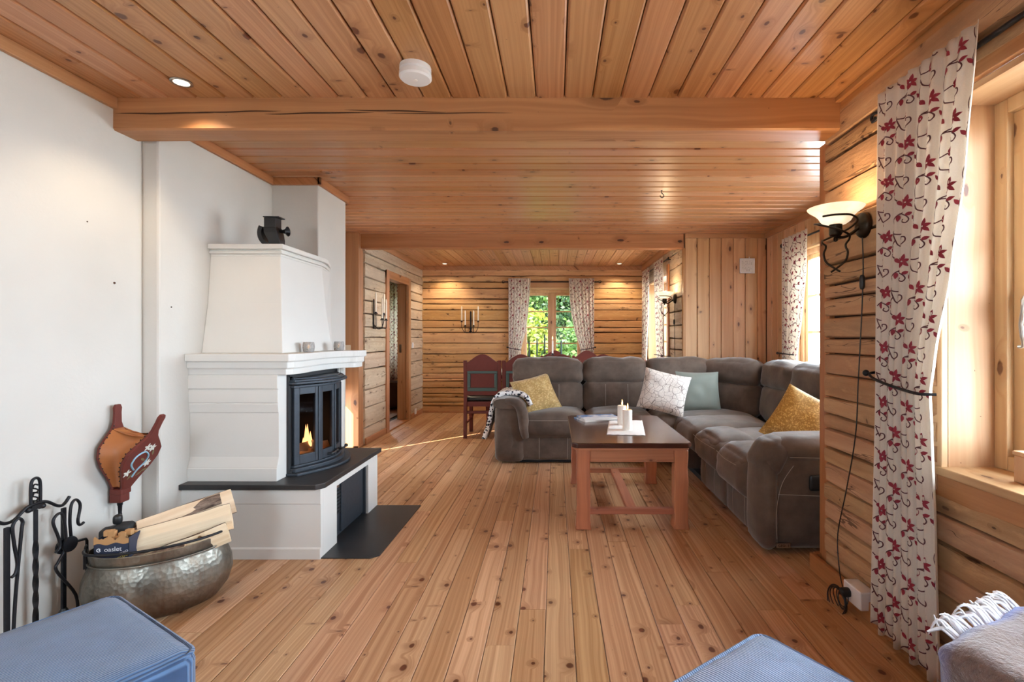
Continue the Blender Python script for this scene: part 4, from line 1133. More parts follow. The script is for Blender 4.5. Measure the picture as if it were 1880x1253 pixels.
for x in (.150, .795): obj('apron', MB().box((x, 3.135, .417), (x+.022, 4.02, .497)), 'mah_y', ct, bevel=.002, world=True)
obj('stretcher', MB().box((.215, 3.085, .085), (.752, 3.125, .122)), 'mah', ct, bevel=.004, world=True)
obj('stretcher', MB().box((.215, 4.03, .085), (.752, 4.07, .122)), 'mah', ct, bevel=.004, world=True)
obj('stretcher', MB().box((.455, 3.125, .088), (.520, 4.03, .119)), 'mah_y', ct, bevel=.004, world=True)
# cloth, candles, magazines
g = MB(); n = 40; W2, L2 = .125, .29; ring = []
for i in range(120):
    a = 2*PI*i/120; ca, sa = math.cos(a), math.sin(a)
    k = 1/max(abs(ca), abs(sa)); x, y = ca*k*W2, sa*k*L2
    s = 1+.035*abs(math.sin((x*58 if abs(sa) > abs(ca) else y*58)))
    ring.append((x*s, y*s))
vs = [(0, 0, .002)]+[(x*.93, y*.95, .0022) for x, y in ring]+[(x, y, .0016) for x, y in ring]
fs = [(0, 1+i, 1+(i+1) % 120) for i in range(120)]+[(1+i, 121+i, 121+(i+1) % 120, 1+(i+1) % 120) for i in range(120)]
dl = MB().add(vs, fs)
d_ = obj('table_runner', dl, 'cloth_w', loc=(.515, 3.57, .5455), rot=(0, 0, R(-8)), smooth=60)
sd = d_.modifiers.new('thickness', 'SOLIDIFY'); sd.thickness = .0015; sd.offset = 1
tag(d_, 'small white runner with a scalloped lace edge on the coffee table', 'table runner')
def pillar(x, y, lab):
    p = thing('pillar_candle', lab, 'candle', (x, y, .549), group='lit pillar candles on the coffee table')
    obj('wax', MB().lathe([(.001, 0), (.032, 0), (.033, .003), (.033, .138), (.031, .142), (.024, .138), (.004, .134), (.001, .134)], 28), 'waxw', p, smooth=40)
    w = obj('wick', MB().tube([(0, 0, .132), (.001, 0, .142), (.003, 0, .150)], .0012, 6), 'black', p)
    obj('flame', MB().lathe([(.0005, .144), (.004, .150), (.0052, .157), (.004, .168), (.0015, .180), (.0003, .188)], 10, (.002, 0, 0)), 'flame', w, smooth=60)
    return p
pillar(.510, 3.455, 'white lit pillar candle at the front of the lace runner')
pillar(.500, 3.665, 'white lit pillar candle just behind the front pillar candle')
def glossy_print():
    t = NT('magazine_cover'); p = t.coord(); x, y, z = t.sep(p)
    n = t.noise(p, 9., 3.); c = t.mix(t.ramp(n, .45, .55), S(226,228,232), S(120,150,196)); c = t.mix(t.math('LESS_THAN', y, -.02), c, S(232,232,232))
    t.put(t.bsdf.inputs['Base Color'], c); t.set(Roughness=.22); return t.m
M['mag'] = glossy_print(); M['pages'] = plain('paper_edges', S(222,220,214), .8)
for i, (x, y, a, z, lab) in enumerate(((.335, 3.93, 22, .5455, 'lower glossy magazine lying on the coffee table'), (.350, 3.92, 14, .5565, 'upper glossy magazine with a blue cover picture'))):
    m = obj('magazine', MB().box((-.15, -.105, .0008), (.148, .103, .0095)), 'pages', loc=(x, y, z), rot=(0, 0, R(a)))
    obj('cover', MB().box((-.152, -.107, .0095), (.150, .105, .0106)).box((-.152, -.107, 0), (.150, .105, .0008)).box((-.153, -.107, 0), (-.150, .105, .0106)), 'mag', m)
    tag(m, lab, 'magazine', 'magazines on the coffee table')

# ------------------------------------------------------------------ footstools, throw
def stool(name, lab, center, yaw, w, d, h, mat):
    o = thing(name, lab, 'footstool', (center[0], center[1], 0), R(yaw))
    obj('cushion', MB().soft((0, 0, h-.085), (w, d, .17), .035, .012, 12, wr=.003), mat, o, smooth=60)
    def ringpts(z, e):
        x, y = w/2+e, d/2+e; q = .03; P = []
        for cx_, cy_, a0 in ((x-q, y-q, 0), (-x+q, y-q, 90), (-x+q, -y+q, 180), (x-q, -y+q, 270)):
            for k in range(5): a = R(a0+22.5*k); P.append((cx_+q*math.cos(a), cy_+q*math.sin(a), z))
        return P
    obj('piping', MB().tube(ringpts(h-.014, -.004), .006, 6, closed=True), mat, o, smooth=60)
    obj('body', MB().soft((0, 0, (h-.16)/2+.035), (w-.012, d-.012, h-.23), .025, .004, 8), mat, o, smooth=60)
    for sx in (-1, 1):
        for sy in (-1, 1): obj('foot', MB().lathe([(.001, 0), (.018, 0), (.024, .05), (.001, .05)], 12, (sx*(w/2-.06), sy*(d/2-.06), 0)), 'black', o, smooth=40)
    return o
stool('footstool', 'blue corduroy footstool in front of the fire tools', (-1.224, 1.013), -31, .50, .65, .468, 'cord')
stool('footstool', 'pale blue corduroy footstool standing alone on the bare floorboards', (.4675, .9225), 35, .50, .50, .45, 'cord2')
def plaid():
    t = NT('blue_plaid_wool'); p = t.coord(); x, y, z = t.sep(p)
    a = t.ramp(x, -.05, -.01); b = t.math('MULTIPLY', t.ramp(y, .150, .118), t.ramp(y, -.09, -.06)); b2 = t.ramp(y, -.06, -.10)
    n = t.noise(p, 70., 4., .7)
    c = t.mix(t.ramp(a, .45, .55), S(108,116,164), S(30,80,180))
    c = t.mix(t.math('MULTIPLY', b, .95), c, S(112,88,74)); c = t.mix(t.math('MULTIPLY', b2, .8), c, S(50,58,100))
    t.put(t.bsdf.inputs['Base Color'], t.hsv(c, .5, 1., t.ramp(n, .3, .7, .75, 1.25))); t.set(Roughness=.95, Sheen_Weight=.5); t.bump(n, .8, .01); return t.m
M['plaid'] = plaid(); M['fringe'] = plain('pale_wool_fringe', S(220,218,220), .9)
th = thing('wool_throw', 'blue and grey plaid wool throw with a pale fringe by the curtain', 'throw', (1.00, .94, 0), R(25.5))
g = MB().soft((0, 0, .29), (.37, .31, .575), .035, .010, 14, wr=.016, seed=4)
obj('folds', g, 'plaid', th, smooth=60)
g = MB(); rd = random.Random(8)
for i in range(44):
    x = -.10+.28*i/43+rd.uniform(-.004, .004); a = rd.uniform(-1.2, 1.2); k = rd.uniform(.45, 1.1)
    P = smooth_pts([(x, .148, .560+rd.uniform(-.006, .004)), (x-.010*k, .166, .580+rd.uniform(-.008, .008)), (x-.024*k+.008*a, .180, .584+rd.uniform(-.014, .014)), (x-.040*k+.018*a, .190, .578+rd.uniform(-.022, .018))], 3)
    w = rd.uniform(.0024, .0042)
    g.tube(P, [w, w, w, w, w*.95, w*.9, w*.9, w*.8, w*.65, w*.45][:len(P)], 5)
f_ = obj('fringe', g, 'fringe', th, smooth=60); f_['kind'] = 'stuff'

# ------------------------------------------------------------------ curtains with embroidered vines
def vine_tile():
    """strokes and petals of one repeat, in metres on the flat cloth"""
    st_, pt = [], []
    def stroke(P, w=.0041): st_.append((smooth_pts([(a, b, 0) for a, b in P], 4), w))
    def flower(c, r, n=6, a0=.3):
        for i in range(n): pt.append((c, a0+2*PI*i/n, r*(1 if i % 2 else .86), r*.22))
    def leaf(c, a, L=.020): pt.append((c, a, L, L*.28))
    flower((0, 0), .028)
    stroke([(-.004, -.004), (-.024, -.022), (-.055, -.032), (-.072, -.048), (-.083, -.075), (-.074, -.100), (-.052, -.108), (-.036, -.102)])
    stroke([(-.055, -.032), (-.026, -.034), (.000, -.046), (.012, -.062), (.004, -.074), (-.007, -.068), (-.004, -.060)])
    stroke([(-.074, -.100), (-.064, -.128), (-.052, -.150), (-.020, -.156), (.004, -.142), (.004, -.126), (-.008, -.124), (-.008, -.132)])
    stroke([(-.064, -.128), (-.078, -.152), (-.080, -.176), (-.064, -.196)])
    leaf((-.036, -.102), .9, .026); leaf((-.038, -.104), -.2, .022); leaf((-.057, -.034), -1.7, .026); leaf((.000, -.046), .3, .024)
    leaf((-.080, -.174), 2.3, .024); leaf((-.064, -.196), -.9, .026); leaf((-.030, -.156), -.9, .018)
    return st_, pt
TILE = vine_tile()
def curtain(lab, axis, plane, sgn, ztop, zbot, left, right, nf, amp, seed, detail=1., group=None, pat=True):
    """left/right: tables of (z, position along the axis); sgn: side of the plane the room lies on"""
    def fold(t, z):
        k = 1 if z < ztop-.10 else .8
        a = amp*k
        f = math.sin(2*PI*nf*t+seed)+.40*math.sin(2*PI*nf*.53*t+seed*2.1+z*.7)+.22*math.sin(2*PI*nf*1.9*t+z*1.1)
        return a*f
    def Sf(t, z):
        l, r = lerp_tab(left, z), lerp_tab(right, z)
        a = l+(r-l)*t+.25*amp*math.sin(2*PI*nf*t*2+seed)
        o = plane+sgn*fold(t, z)
        return Vector((o, a, z)) if axis == 'y' else Vector((a, o, z))
    NU, NV = int(nf*14*detail**.5), int(46*detail**.5)
    mb = MB(); rows = [[Sf(i/NU, ztop+(zbot-ztop)*j/NV + (.012*math.sin(i/NU*2*PI*nf*.5+seed) if j == NV else 0)) for i in range(NU+1)] for j in range(NV+1)]
    mb.loft(rows, closed=False)
    o = obj('curtain', mb, 'curtain', smooth=80)
    sd = o.modifiers.new('thickness', 'SOLIDIFY'); sd.thickness = .0016; sd.offset = 0
    hm = MB(); hm.loft([[Sf(i/NU, zz)+(Vector((sgn*.002, 0, 0)) if axis == 'y' else Vector((0, sgn*.002, 0))) for i in range(NU+1)] for zz in (ztop-.062, ztop-.066)], closed=False)
    tag(o, lab, 'curtain', group)
    if pat:
        N = 400; L = [0.]
        for i in range(N): L.append(L[-1]+(Sf((i+1)/N, 1.5)-Sf(i/N, 1.5)).length)
        Wc = L[-1]
        def t_of(a):
            x = a/Wc*N                      # invert the arc length by bisection
            lo, hi = 0, N
            while hi-lo > 1:
                m = (lo+hi)//2
                if L[m] <= a: lo = m
                else: hi = m
            return (lo+(a-L[lo])/max(1e-9, L[hi]-L[lo]))/N
        def pos(a, z, off):
            t = t_of(a); p = Sf(t, z); e = 1e-3
            n = (Sf(min(1, t+e), z)-Sf(max(0, t-e), z)).cross(Vector((0, 0, -1)))
            if axis == 'y': n = n if n.x*sgn > 0 else -n
            else: n = n if n.y*sgn > 0 else -n
            return p+n.normalized()*off
        ok = lambda a, z: .004 < a < Wc-.004 and zbot+.004 < z < ztop-.004
        gv, gp = MB(), MB(); TW, TH = .118, .215
        for c in range(-1, int(Wc/TW)+2):
            for r in range(-1, int((ztop-zbot)/TH)+3):
                a0 = c*TW+.05+(seed % 1)*.1; z0 = ztop-r*TH+(.5*TH if c % 2 else 0)+.06; fl = 1
                for P, w in TILE[0]:
                    if detail < .6: P = P[::2]+([P[-1]] if (len(P)-1) % 2 else [])
                    for p, q in zip(P, P[1:]):
                        d = (q-p); d = d.normalized() if d.length > 0 else Vector((1, 0, 0)); nn = Vector((-d.y, d.x, 0))*w*.5*(1. if detail > .6 else 1.15)
                        cs = [(a0+fl*(v.x), z0+v.y) for v in (p-nn-d*w*.2, q-nn+d*w*.2, q+nn+d*w*.2, p+nn-d*w*.2)]
                        if all(ok(*k) for k in cs): gv.add([pos(a, z, .0026) for a, z in cs], [(0, 1, 2, 3)])
                for cc, an, Lp, wp in TILE[1]:
                    n = 4 if detail > .6 else 2; cs = []
                    for sgn2 in (1, -1):
                        for k in range(n+1):
                            u = Lp*(.10+.9*k/n); ww = wp*math.sin(PI*min(.97, max(.12, .15+.85*k/n)))*sgn2
                            cs.append((a0+cc[0]+u*math.cos(an)-ww*math.sin(an), z0+cc[1]+u*math.sin(an)+ww*math.cos(an)))
                    if all(ok(*k) for k in cs): gp.add([pos(a, z, .0032) for a, z in cs], [(i, i+1, n+2+i, n+1+i) for i in range(n)])
        e1 = obj('embroidered_vine', gv, 'vine', o); e1['kind'] = 'stuff'
        e2 = obj('embroidered_flower', gp, 'petal', o); e2['kind'] = 'stuff'
    return o
G = 'cream curtains embroidered with dark red flowers'
curtain('long floor-length cream curtain with dark red embroidered flowers by the near window', 'y', 1.300, -1, 2.175, .025,
        [(2.2, 1.965), (1.0, 1.975), (0, 2.005)], [(2.2, 1.495), (1.75, 1.545), (1.41, 1.605), (1.14, 1.672), (1.0, 1.695), (.9, 1.688), (.5, 1.668), (0, 1.650)], 8, .0082, 1.3, 1.6, G)
curtain('embroidered cream curtain tied back at the left side of the far dining room window', 'x', 7.775, -1, 2.14, .10,
        [(2.2, -.74), (0, -.735)], [(2.2, -.385), (1.9, -.40), (1.6, -.425), (1.3, -.465), (1.1, -.515), (1.0, -.545), (.8, -.53), (0, -.50)], 7, .008, .4, .5, G)
curtain('embroidered cream curtain tied back at the right side of the far dining room window', 'x', 7.775, -1, 2.14, .10,
        [(2.2, .215), (1.9, .225), (1.6, .255), (1.3, .310), (1.1, .375), (1.0, .41), (.8, .40), (0, .37)], [(2.2, .62), (0, .615)], 7, .008, 2.4, .5, G)
curtain('narrow embroidered curtain hanging by the dining room corner, beyond the lit bowl lamp', 'y', 1.335, -1, 2.20, .12,
        [(2.2, 7.46), (0, 7.46)], [(2.2, 6.95), (1.5, 7.02), (1.0, 7.14), (.93, 7.16), (0, 7.12)], 6, .010, .9, .45, G)
curtain('embroidered curtain hanging directly behind the smaller bowl wall lamp', 'y', 1.335, -1, 2.20, .12,
        [(2.2, 6.60), (1.5, 6.52), (1.0, 6.43), (.93, 6.41), (0, 6.44)], [(2.2, 6.06), (0, 5.98)], 6, .010, 1.9, .45, G)
curtain('embroidered white curtain at the alcove window above the corner sofa', 'y', 2.235, -1, 2.165, .95,
        [(2.2, 4.815), (0, 4.82)], [(2.2, 4.335), (1.8, 4.35), (1.4, 4.42), (1.1, 4.49), (1.02, 4.52), (.95, 4.50), (0, 4.47)], 6, .010, 2.9, .7, G)
curtain('embroidered curtain seen through the open doorway in the side room', 'x', 8.42, -1, 2.20, .47,
        [(2.2, -3.10), (0, -3.10)], [(2.2, -2.60), (0, -2.60)], 6, .014, .2, .45, G)

def rod(lab, axis, plane, z, a, b, wall, brk):
    pt = lambda t, dz=0, pl=None: ((pl or plane), t, z+dz) if axis == 'y' else (t, (pl or plane), z+dz)
    o = obj('rod', MB().tube([pt(a), pt(b)], .009, 10), 'iron', smooth=50); o.name = 'curtain_rod'
    for e, s in ((a, -1), (b, 1)):
        s = math.copysign(1, e-(a+b)/2)
        q = smooth_pts([pt(e), pt(e+s*.02, .012), pt(e+s*.045, .014), pt(e+s*.052, -.004), pt(e+s*.038, -.012), pt(e+s*.026, -.002)], 4)
        obj('finial', MB().tube(q, .006, 8).tube(smooth_pts([pt(e), pt(e+s*.022, -.016), pt(e+s*.048, -.016)], 4), .005, 8), 'iron', o, smooth=50)
    for t in brk: obj('bracket', MB().tube([pt(t), pt(t, -.004, wall)], .006, 8), 'iron', o, smooth=50)
    return tag(o, lab, 'curtain rod')
rod('black iron curtain rod above the near window', 'y', 1.325, 2.115, 2.0, .16, 1.36, (1.985, .18))
rod('black iron curtain rod above the far dining room window', 'x', 7.80, 2.085, -.79, .68, 7.845, (-.765, .655))
rod('black iron curtain rod over the dining room side window', 'y', 1.362, 2.15, 7.50, 5.93, 1.41, (7.48, 5.95))
rod('black iron curtain rod in the alcove above the sofa', 'y', 2.262, 2.115, 4.86, 2.65, 2.32, (4.84, 2.67))
def tieback(lab, pts, knob):
    o = obj('curtain_tieback', MB().tube(smooth_pts(pts, 6), .0055, 8).ball(knob, .013), 'iron', smooth=50)
    return tag(o, lab, 'tieback', 'black iron curtain tiebacks')
tieback('black iron tieback arm around the long near curtain', [(1.355, 1.99, 1.06), (1.275, 1.985, 1.055), (1.255, 1.92, 1.035), (1.255, 1.80, 1.015), (1.258, 1.70, 1.005), (1.30, 1.672, 1.005)], (1.262, 1.99, 1.056))
tieback('black iron tieback on the left curtain of the far window', [(-.755, 7.84, 1.05), (-.755, 7.745, 1.045), (-.65, 7.735, 1.02), (-.53, 7.745, 1.0)], (-.755, 7.745, 1.045))
tieback('black iron tieback on the right curtain of the far window', [(.635, 7.84, 1.05), (.635, 7.745, 1.045), (.52, 7.735, 1.02), (.39, 7.745, 1.0)], (.635, 7.745, 1.045))
tieback('black iron tieback on the alcove curtain above the sofa', [(2.315, 4.86, 1.045), (2.205, 4.86, 1.045), (2.185, 4.72, 1.045), (2.19, 4.50, 1.04)], (2.205, 4.86, 1.045))
tieback('black iron tieback arm below the smaller bowl wall lamp', [(1.40, 5.94, .97), (1.30, 5.96, .975), (1.295, 6.15, .98), (1.30, 6.42, .975)], (1.30, 5.95, .975))

# ------------------------------------------------------------------ wall lamps
def alabaster():
    t = NT('lit_alabaster_glass'); p = t.coord(); n = t.noise(p, 14., 3., .6)
    x, y, z = t.sep(p)
    c = t.mix(t.ramp(n, .35, .7), (1., .80, .52, 1), (1., .88, .68, 1))
    t.set(Base_Color=S(238, 222, 196), Roughness=.3)
    t.put(t.bsdf.inputs['Emission Color'], c); t.put(t.bsdf.inputs['Emission Strength'], t.ramp(n, .3, .7, .50, .72)); return t.m
M['alab'] = alabaster()
def wall_lamp(lab, loc, cord_pts, switch_z, power):
    o = thing('wall_lamp', lab, 'wall lamp', loc, group='iron wall lamps with glass bowls')
    bp = MB().lathe([(.001, .030), (.020, .030), (.040, .022), (.046, .010), (.046, 0), (.001, 0)], 28, mat=Matrix.Rotation(R(-90), 4, 'Y') @ Matrix.Diagonal((1.25, 1, 1, 1)))
    obj('backplate', bp, 'bronze', o, smooth=50)
    obj('arm', MB().tube(smooth_pts([(-.02, 0, -.005), (-.05, 0, -.03), (-.09, 0, -.052), (-.125, 0, -.05)], 5), .007, 8), 'bronze', o, smooth=50)
    B = (-.128, 0, 0)
    obj('glass_bowl', MB().lathe([(.020, .0), (.042, .004), (.058, .016), (.068, .034), (.084, .050), (.106, .066), (.112, .074), (.108, .075), (.082, .056), (.062, .036), (.050, .018), (.018, .006)], 40, B), 'alab', o, smooth=60)
    obj('bulb', MB().ball((B[0], 0, .045), .02, 12, 8), 'bulb', o, smooth=60)
    obj('socket_cup', MB().lathe([(.001, -.052), (.012, -.052), (.022, -.046), (.026, -.040), (.026, .002), (.001, .003)], 20, B).lathe([(.001, -.074), (.008, -.07), (.009, -.058), (.004, -.05)], 12, B), 'bronze', o, smooth=40)
    for ph in (0, PI):
        pts = []
        tab = [(0, .078, .030), (.18, .084, .026), (.36, .080, .006), (.52, .078, -.028), (.64, .070, -.058), (.74, .034, -.090), (.84, .048, -.125), (.92, .034, -.165), (1., -.018, -.205)]
        for k in range(23):
            t = k/22
            for (ta, ra, za), (tb, rb_, zb_) in zip(tab, tab[1:]):
                if ta <= t <= tb:
                    f = (t-ta)/(tb-ta); r = ra+(rb_-ra)*f; z = za+(zb_-za)*f
            th_ = ph+.4+(t if t < .74 else .74)*2*PI*1.15
            pts.append((B[0]+r*math.cos(th_), r*math.sin(th_), z))
        obj('iron_scroll', MB().tube(smooth_pts(pts, 4), .0045, 8), 'bronze', o, smooth=60)
    obj('cord', MB().tube(smooth_pts([(0-.012, 0, -.04)]+cord_pts, 5), .0028, 6), 'black', o, smooth=60)
    ck = cord_pts[0]
    obj('cord_switch', MB().soft((ck[0]-.004, ck[1], switch_z), (.018, .020, .062), .008, .002, 4), 'black', o, smooth=50)
    L = bpy.data.lights.new('lamp_bulb', 'POINT'); L.energy = power; L.color = (1., .74, .45); L.shadow_soft_size = .03
    lo = bpy.data.objects.new('lamp_bulb', L); COL.objects.link(lo); lo.parent = o; lo.location = (B[0], 0, .085)
    return o
lx, ly, lz = 1.350, 2.135, 1.690
W_ = lambda x, y, z: (x-lx, y-ly, z-lz)
wall_lamp('larger looking iron wall lamp with a glass bowl beside the long curtain', (lx, ly, lz),
          [W_(1.335, 2.125, 1.44), W_(1.330, 2.15, 1.01), W_(1.330, 2.17, .766), W_(1.325, 2.23, .505), W_(1.318, 2.285, .284), W_(1.305, 2.25, .135), W_(1.285, 2.19, .085)], -.25, 2.6)
wall_lamp('smaller looking iron wall lamp with a glass bowl on the dining room log wall', (1.400, 5.69, 1.650),
          [(-.012, .006, -.27), (-.010, .008, -.5), (-.008, .0, -.8), (-.008, 0, -1.1)], -.27, 2.6)
sk = thing('wall_socket', 'white plastic socket with a coiled black cord low on the right log wall', 'socket', (1.335, 2.125, .085))
obj('box', MB().box((-.050, -.062, -.040), (.018, .062, .040)), 'whitep', sk, bevel=.006)
obj('plug', MB().soft((-.062, .02, 0), (.05, .035, .035), .012, .002, 5), 'black', sk, smooth=50)
g = MB(); rd = random.Random(4)
for i in range(7):
    rr_ = .040+.012*i/2; tilt = rd.uniform(-.25, .25)
    g.tube([(-.068-.003*i+.008*math.sin(a+i), .03+rr_*.85*math.cos(a)+.004*i, -.030+rr_*.8*math.sin(a)-.004*i+tilt*.01) for a in [2*PI*k/28 for k in range(28)]], .0024, 6, closed=True)
cc = obj('cord_coil', g, 'black', sk, smooth=60); cc['kind'] = 'stuff'

# ------------------------------------------------------------------ candle sconces
def sconce(lab, clab, loc, rot):
    o = thing('candle_sconce', lab, 'sconce', loc, R(rot))
    obj('back_bar', MB().box((-.011, -.010, .0), (.011, 0, .33)).box((-.018, -.006, .05), (.018, 0, .08)).tube(smooth_pts([(-.011, -.005, .32), (0, -.005, .345), (.011, -.005, .32)], 5), .005, 6), 'iron', o, smooth=40)
    cups = ((-.130, -.075, .165), (.130, -.075, .165), (-.066, -.125, .095), (.066, -.125, .095))
    for (x, y, z) in cups:
        s = 1 if x > 0 else -1
        obj('arm', MB().tube(smooth_pts([(0, -.008, .05), (x*.25, y*.35, .006), (x*.65, y*.8, .008), (x*.97, y, z-.085), (x, y, z-.02), (x, y, z)], 6), .0048, 8), 'iron', o, smooth=60)
        obj('drip_pan', MB().lathe([(.001, 0), (.020, .003), (.026, .010), (.024, .012), (.012, .006), (.012, .026), (.009, .026), (.008, .008), (.001, .007)], 18, (x, y, z)), 'iron', o, smooth=40)
    m = Matrix.Translation(loc) @ Matrix.Rotation(R(rot), 4, 'Z')
    for (x, y, z), wh in zip(cups, ('outer left', 'outer right', 'inner left', 'inner right')):
        c = obj('candle', MB().lathe([(.001, 0), (.0115, 0), (.0105, .22), (.007, .238), (.0015, .25), (.001, .25)], 14), 'wax', smooth=40)
        c.location = m @ Vector((x, y, z+.009)); tag(c, wh+' '+clab, 'candle', 'ivory sconce candles')
        obj('wick', MB().tube([(0, 0, .248), (.001, 0, .262)], .001, 5), 'black', c)
    return o
sconce('black iron four-armed candle sconce on the far log wall', 'ivory taper candle in the sconce on the far log wall', (-1.345, 7.825, 1.275), 0)
sconce('black iron four-armed candle sconce beside the doorway', 'ivory taper candle in the sconce beside the doorway', (-2.108, 5.69, 1.30), 90)

# ------------------------------------------------------------------ ceiling and wall fittings
sd_ = thing('smoke_detector', 'round white smoke detector on the front room ceiling', 'smoke detector', (-.588, 2.065, HC))
obj('base', MB().lathe([(.001, 0), (.064, 0), (.065, -.004), (.065, -.018), (.058, -.022), (.001, -.022)], 40), 'whitep', sd_, smooth=40)
obj('cap', MB().lathe([(.055, -.022), (.056, -.028), (.066, -.030), (.067, -.046), (.060, -.053), (.001, -.055)], 40), 'whitep', sd_, smooth=40)
obj('button', MB().lathe([(.001, -.055), (.009, -.0555), (.009, -.057), (.001, -.058)], 16), 'cloth_w', sd_, smooth=40)
def downlight(lab, x, y, power):
    o = thing('downlight', lab, 'downlight', (x, y, HC), group='round recessed ceiling lights')
    obj('ring', MB().lathe([(.030, .0), (.043, 0), (.044, -.004), (.040, -.007), (.031, -.005), (.030, .0)], 28), 'steel', o, smooth=50)
    obj('lens', MB().lathe([(.001, -.002), (.031, -.002), (.031, -.0035), (.001, -.0035)], 24), 'bulb', o, smooth=40)
    L = bpy.data.lights.new('downlight_beam', 'SPOT'); L.energy = power; L.spot_size = R(120); L.spot_blend = .6; L.color = (1., .80, .55); L.shadow_soft_size = .03
    lo = bpy.data.objects.new('downlight_beam', L); COL.objects.link(lo); lo.parent = o; lo.location = (0, 0, -.012)
    return o
downlight('lit recessed ceiling light near the white wall in the front room', -1.665, 2.185, 14)
downlight('lit recessed ceiling light over the left end of the dining room', -1.70, 7.55, 24)
downlight('lit recessed ceiling light over the right end of the dining room', .99, 7.55, 24)
downlight('added unseen ceiling light at the near left of the dining room, behind the beam', -1.45, 5.95, 24)  # extra lamp, hidden by the beam, added to brighten the dining room
downlight('added unseen ceiling light at the near right of the dining room, behind the beam', .80, 5.95, 24)  # its right-hand partner, likewise added out of view for more light
hk = obj('ceiling_hook', MB().tube(smooth_pts([(0, 0, 0), (0, 0, -.02), (.012, 0, -.03), (.016, 0, -.045), (.004, 0, -.056), (-.010, 0, -.048), (-.012, 0, -.038)], 5), .003, 7).lathe([(.001, 0), (.008, 0), (.008, -.003), (.001, -.004)], 12), 'iron', loc=(.827, 3.80, HC), smooth=60)
tag(hk, 'small black iron hook in the middle room ceiling', 'hook')
def plate_thing(name, lab, cat, loc, rot, w, h, mat, rocker=True):
    o = thing(name, lab, cat, loc, R(rot))
    obj('plate', MB().box((-w/2, -.012, -h/2), (w/2, 0, h/2)), mat, o, bevel=.003)
    if rocker: obj('rocker', MB().box((-w*.3, -.016, -h*.32), (w*.3, -.010, h*.32)), mat, o, bevel=.002)
    return o
plate_thing('light_switch', 'cream light switch on the wooden post behind the fireplace', 'light switch', (-2.262, 5.329, 1.075), 0, .085, .085, 'cream')
plate_thing('light_switch', 'small white switch right of the doorway on the dining room log wall', 'light switch', (-2.117, 7.27, 1.085), 90, .06, .08, 'whitep')
plate_thing('wall_socket', 'white socket low on the log wall right of the doorway', 'socket', (-2.083, 7.30, .10), 90, .08, .08, 'whitep', False)
wp = thing('wall_plaque', 'small white square framed plaque with faint grey print on the vertical panelling', 'wall plaque', (2.105, 5.376, 1.985))
obj('frame', MB().box((-.082, -.014, -.082), (.082, .0, -.070)).box((-.082, -.014, .070), (.082, 0, .082)).box((-.082, -.014, -.07), (-.070, 0, .07)).box((.070, -.014, -.07), (.082, 0, .07)), 'whitep', wp, bevel=.002)
M['greypaper'] = plain('grey_print_paper', S(216,212,208), .7, var=.05, scale=60.)
obj('print', MB().box((-.070, -.008, -.070), (.070, -.002, .070)), 'greypaper', wp)
M['greyink'] = plain('grey_ink', S(132,128,124), .7)
g = MB(); rd = random.Random(1)
for r in range(6):
    for c_ in range(7):
        if rd.random() < .7: g.box((-.055+c_*.016, -.0088, .045-r*.016), (-.055+c_*.016+rd.uniform(.004, .012), -.008, .045-r*.016+.004))
k_ = obj('printed_mark', g, 'greyink', wp); k_['kind'] = 'stuff'
lettering('·213', wp, (.005, -.0085, -.048), (R(90), 0, 0), .026, 'greyink')
obj('hanger', MB().cbox((.022, -.006, .090), (.006, .006, .018)), 'whitep', wp)

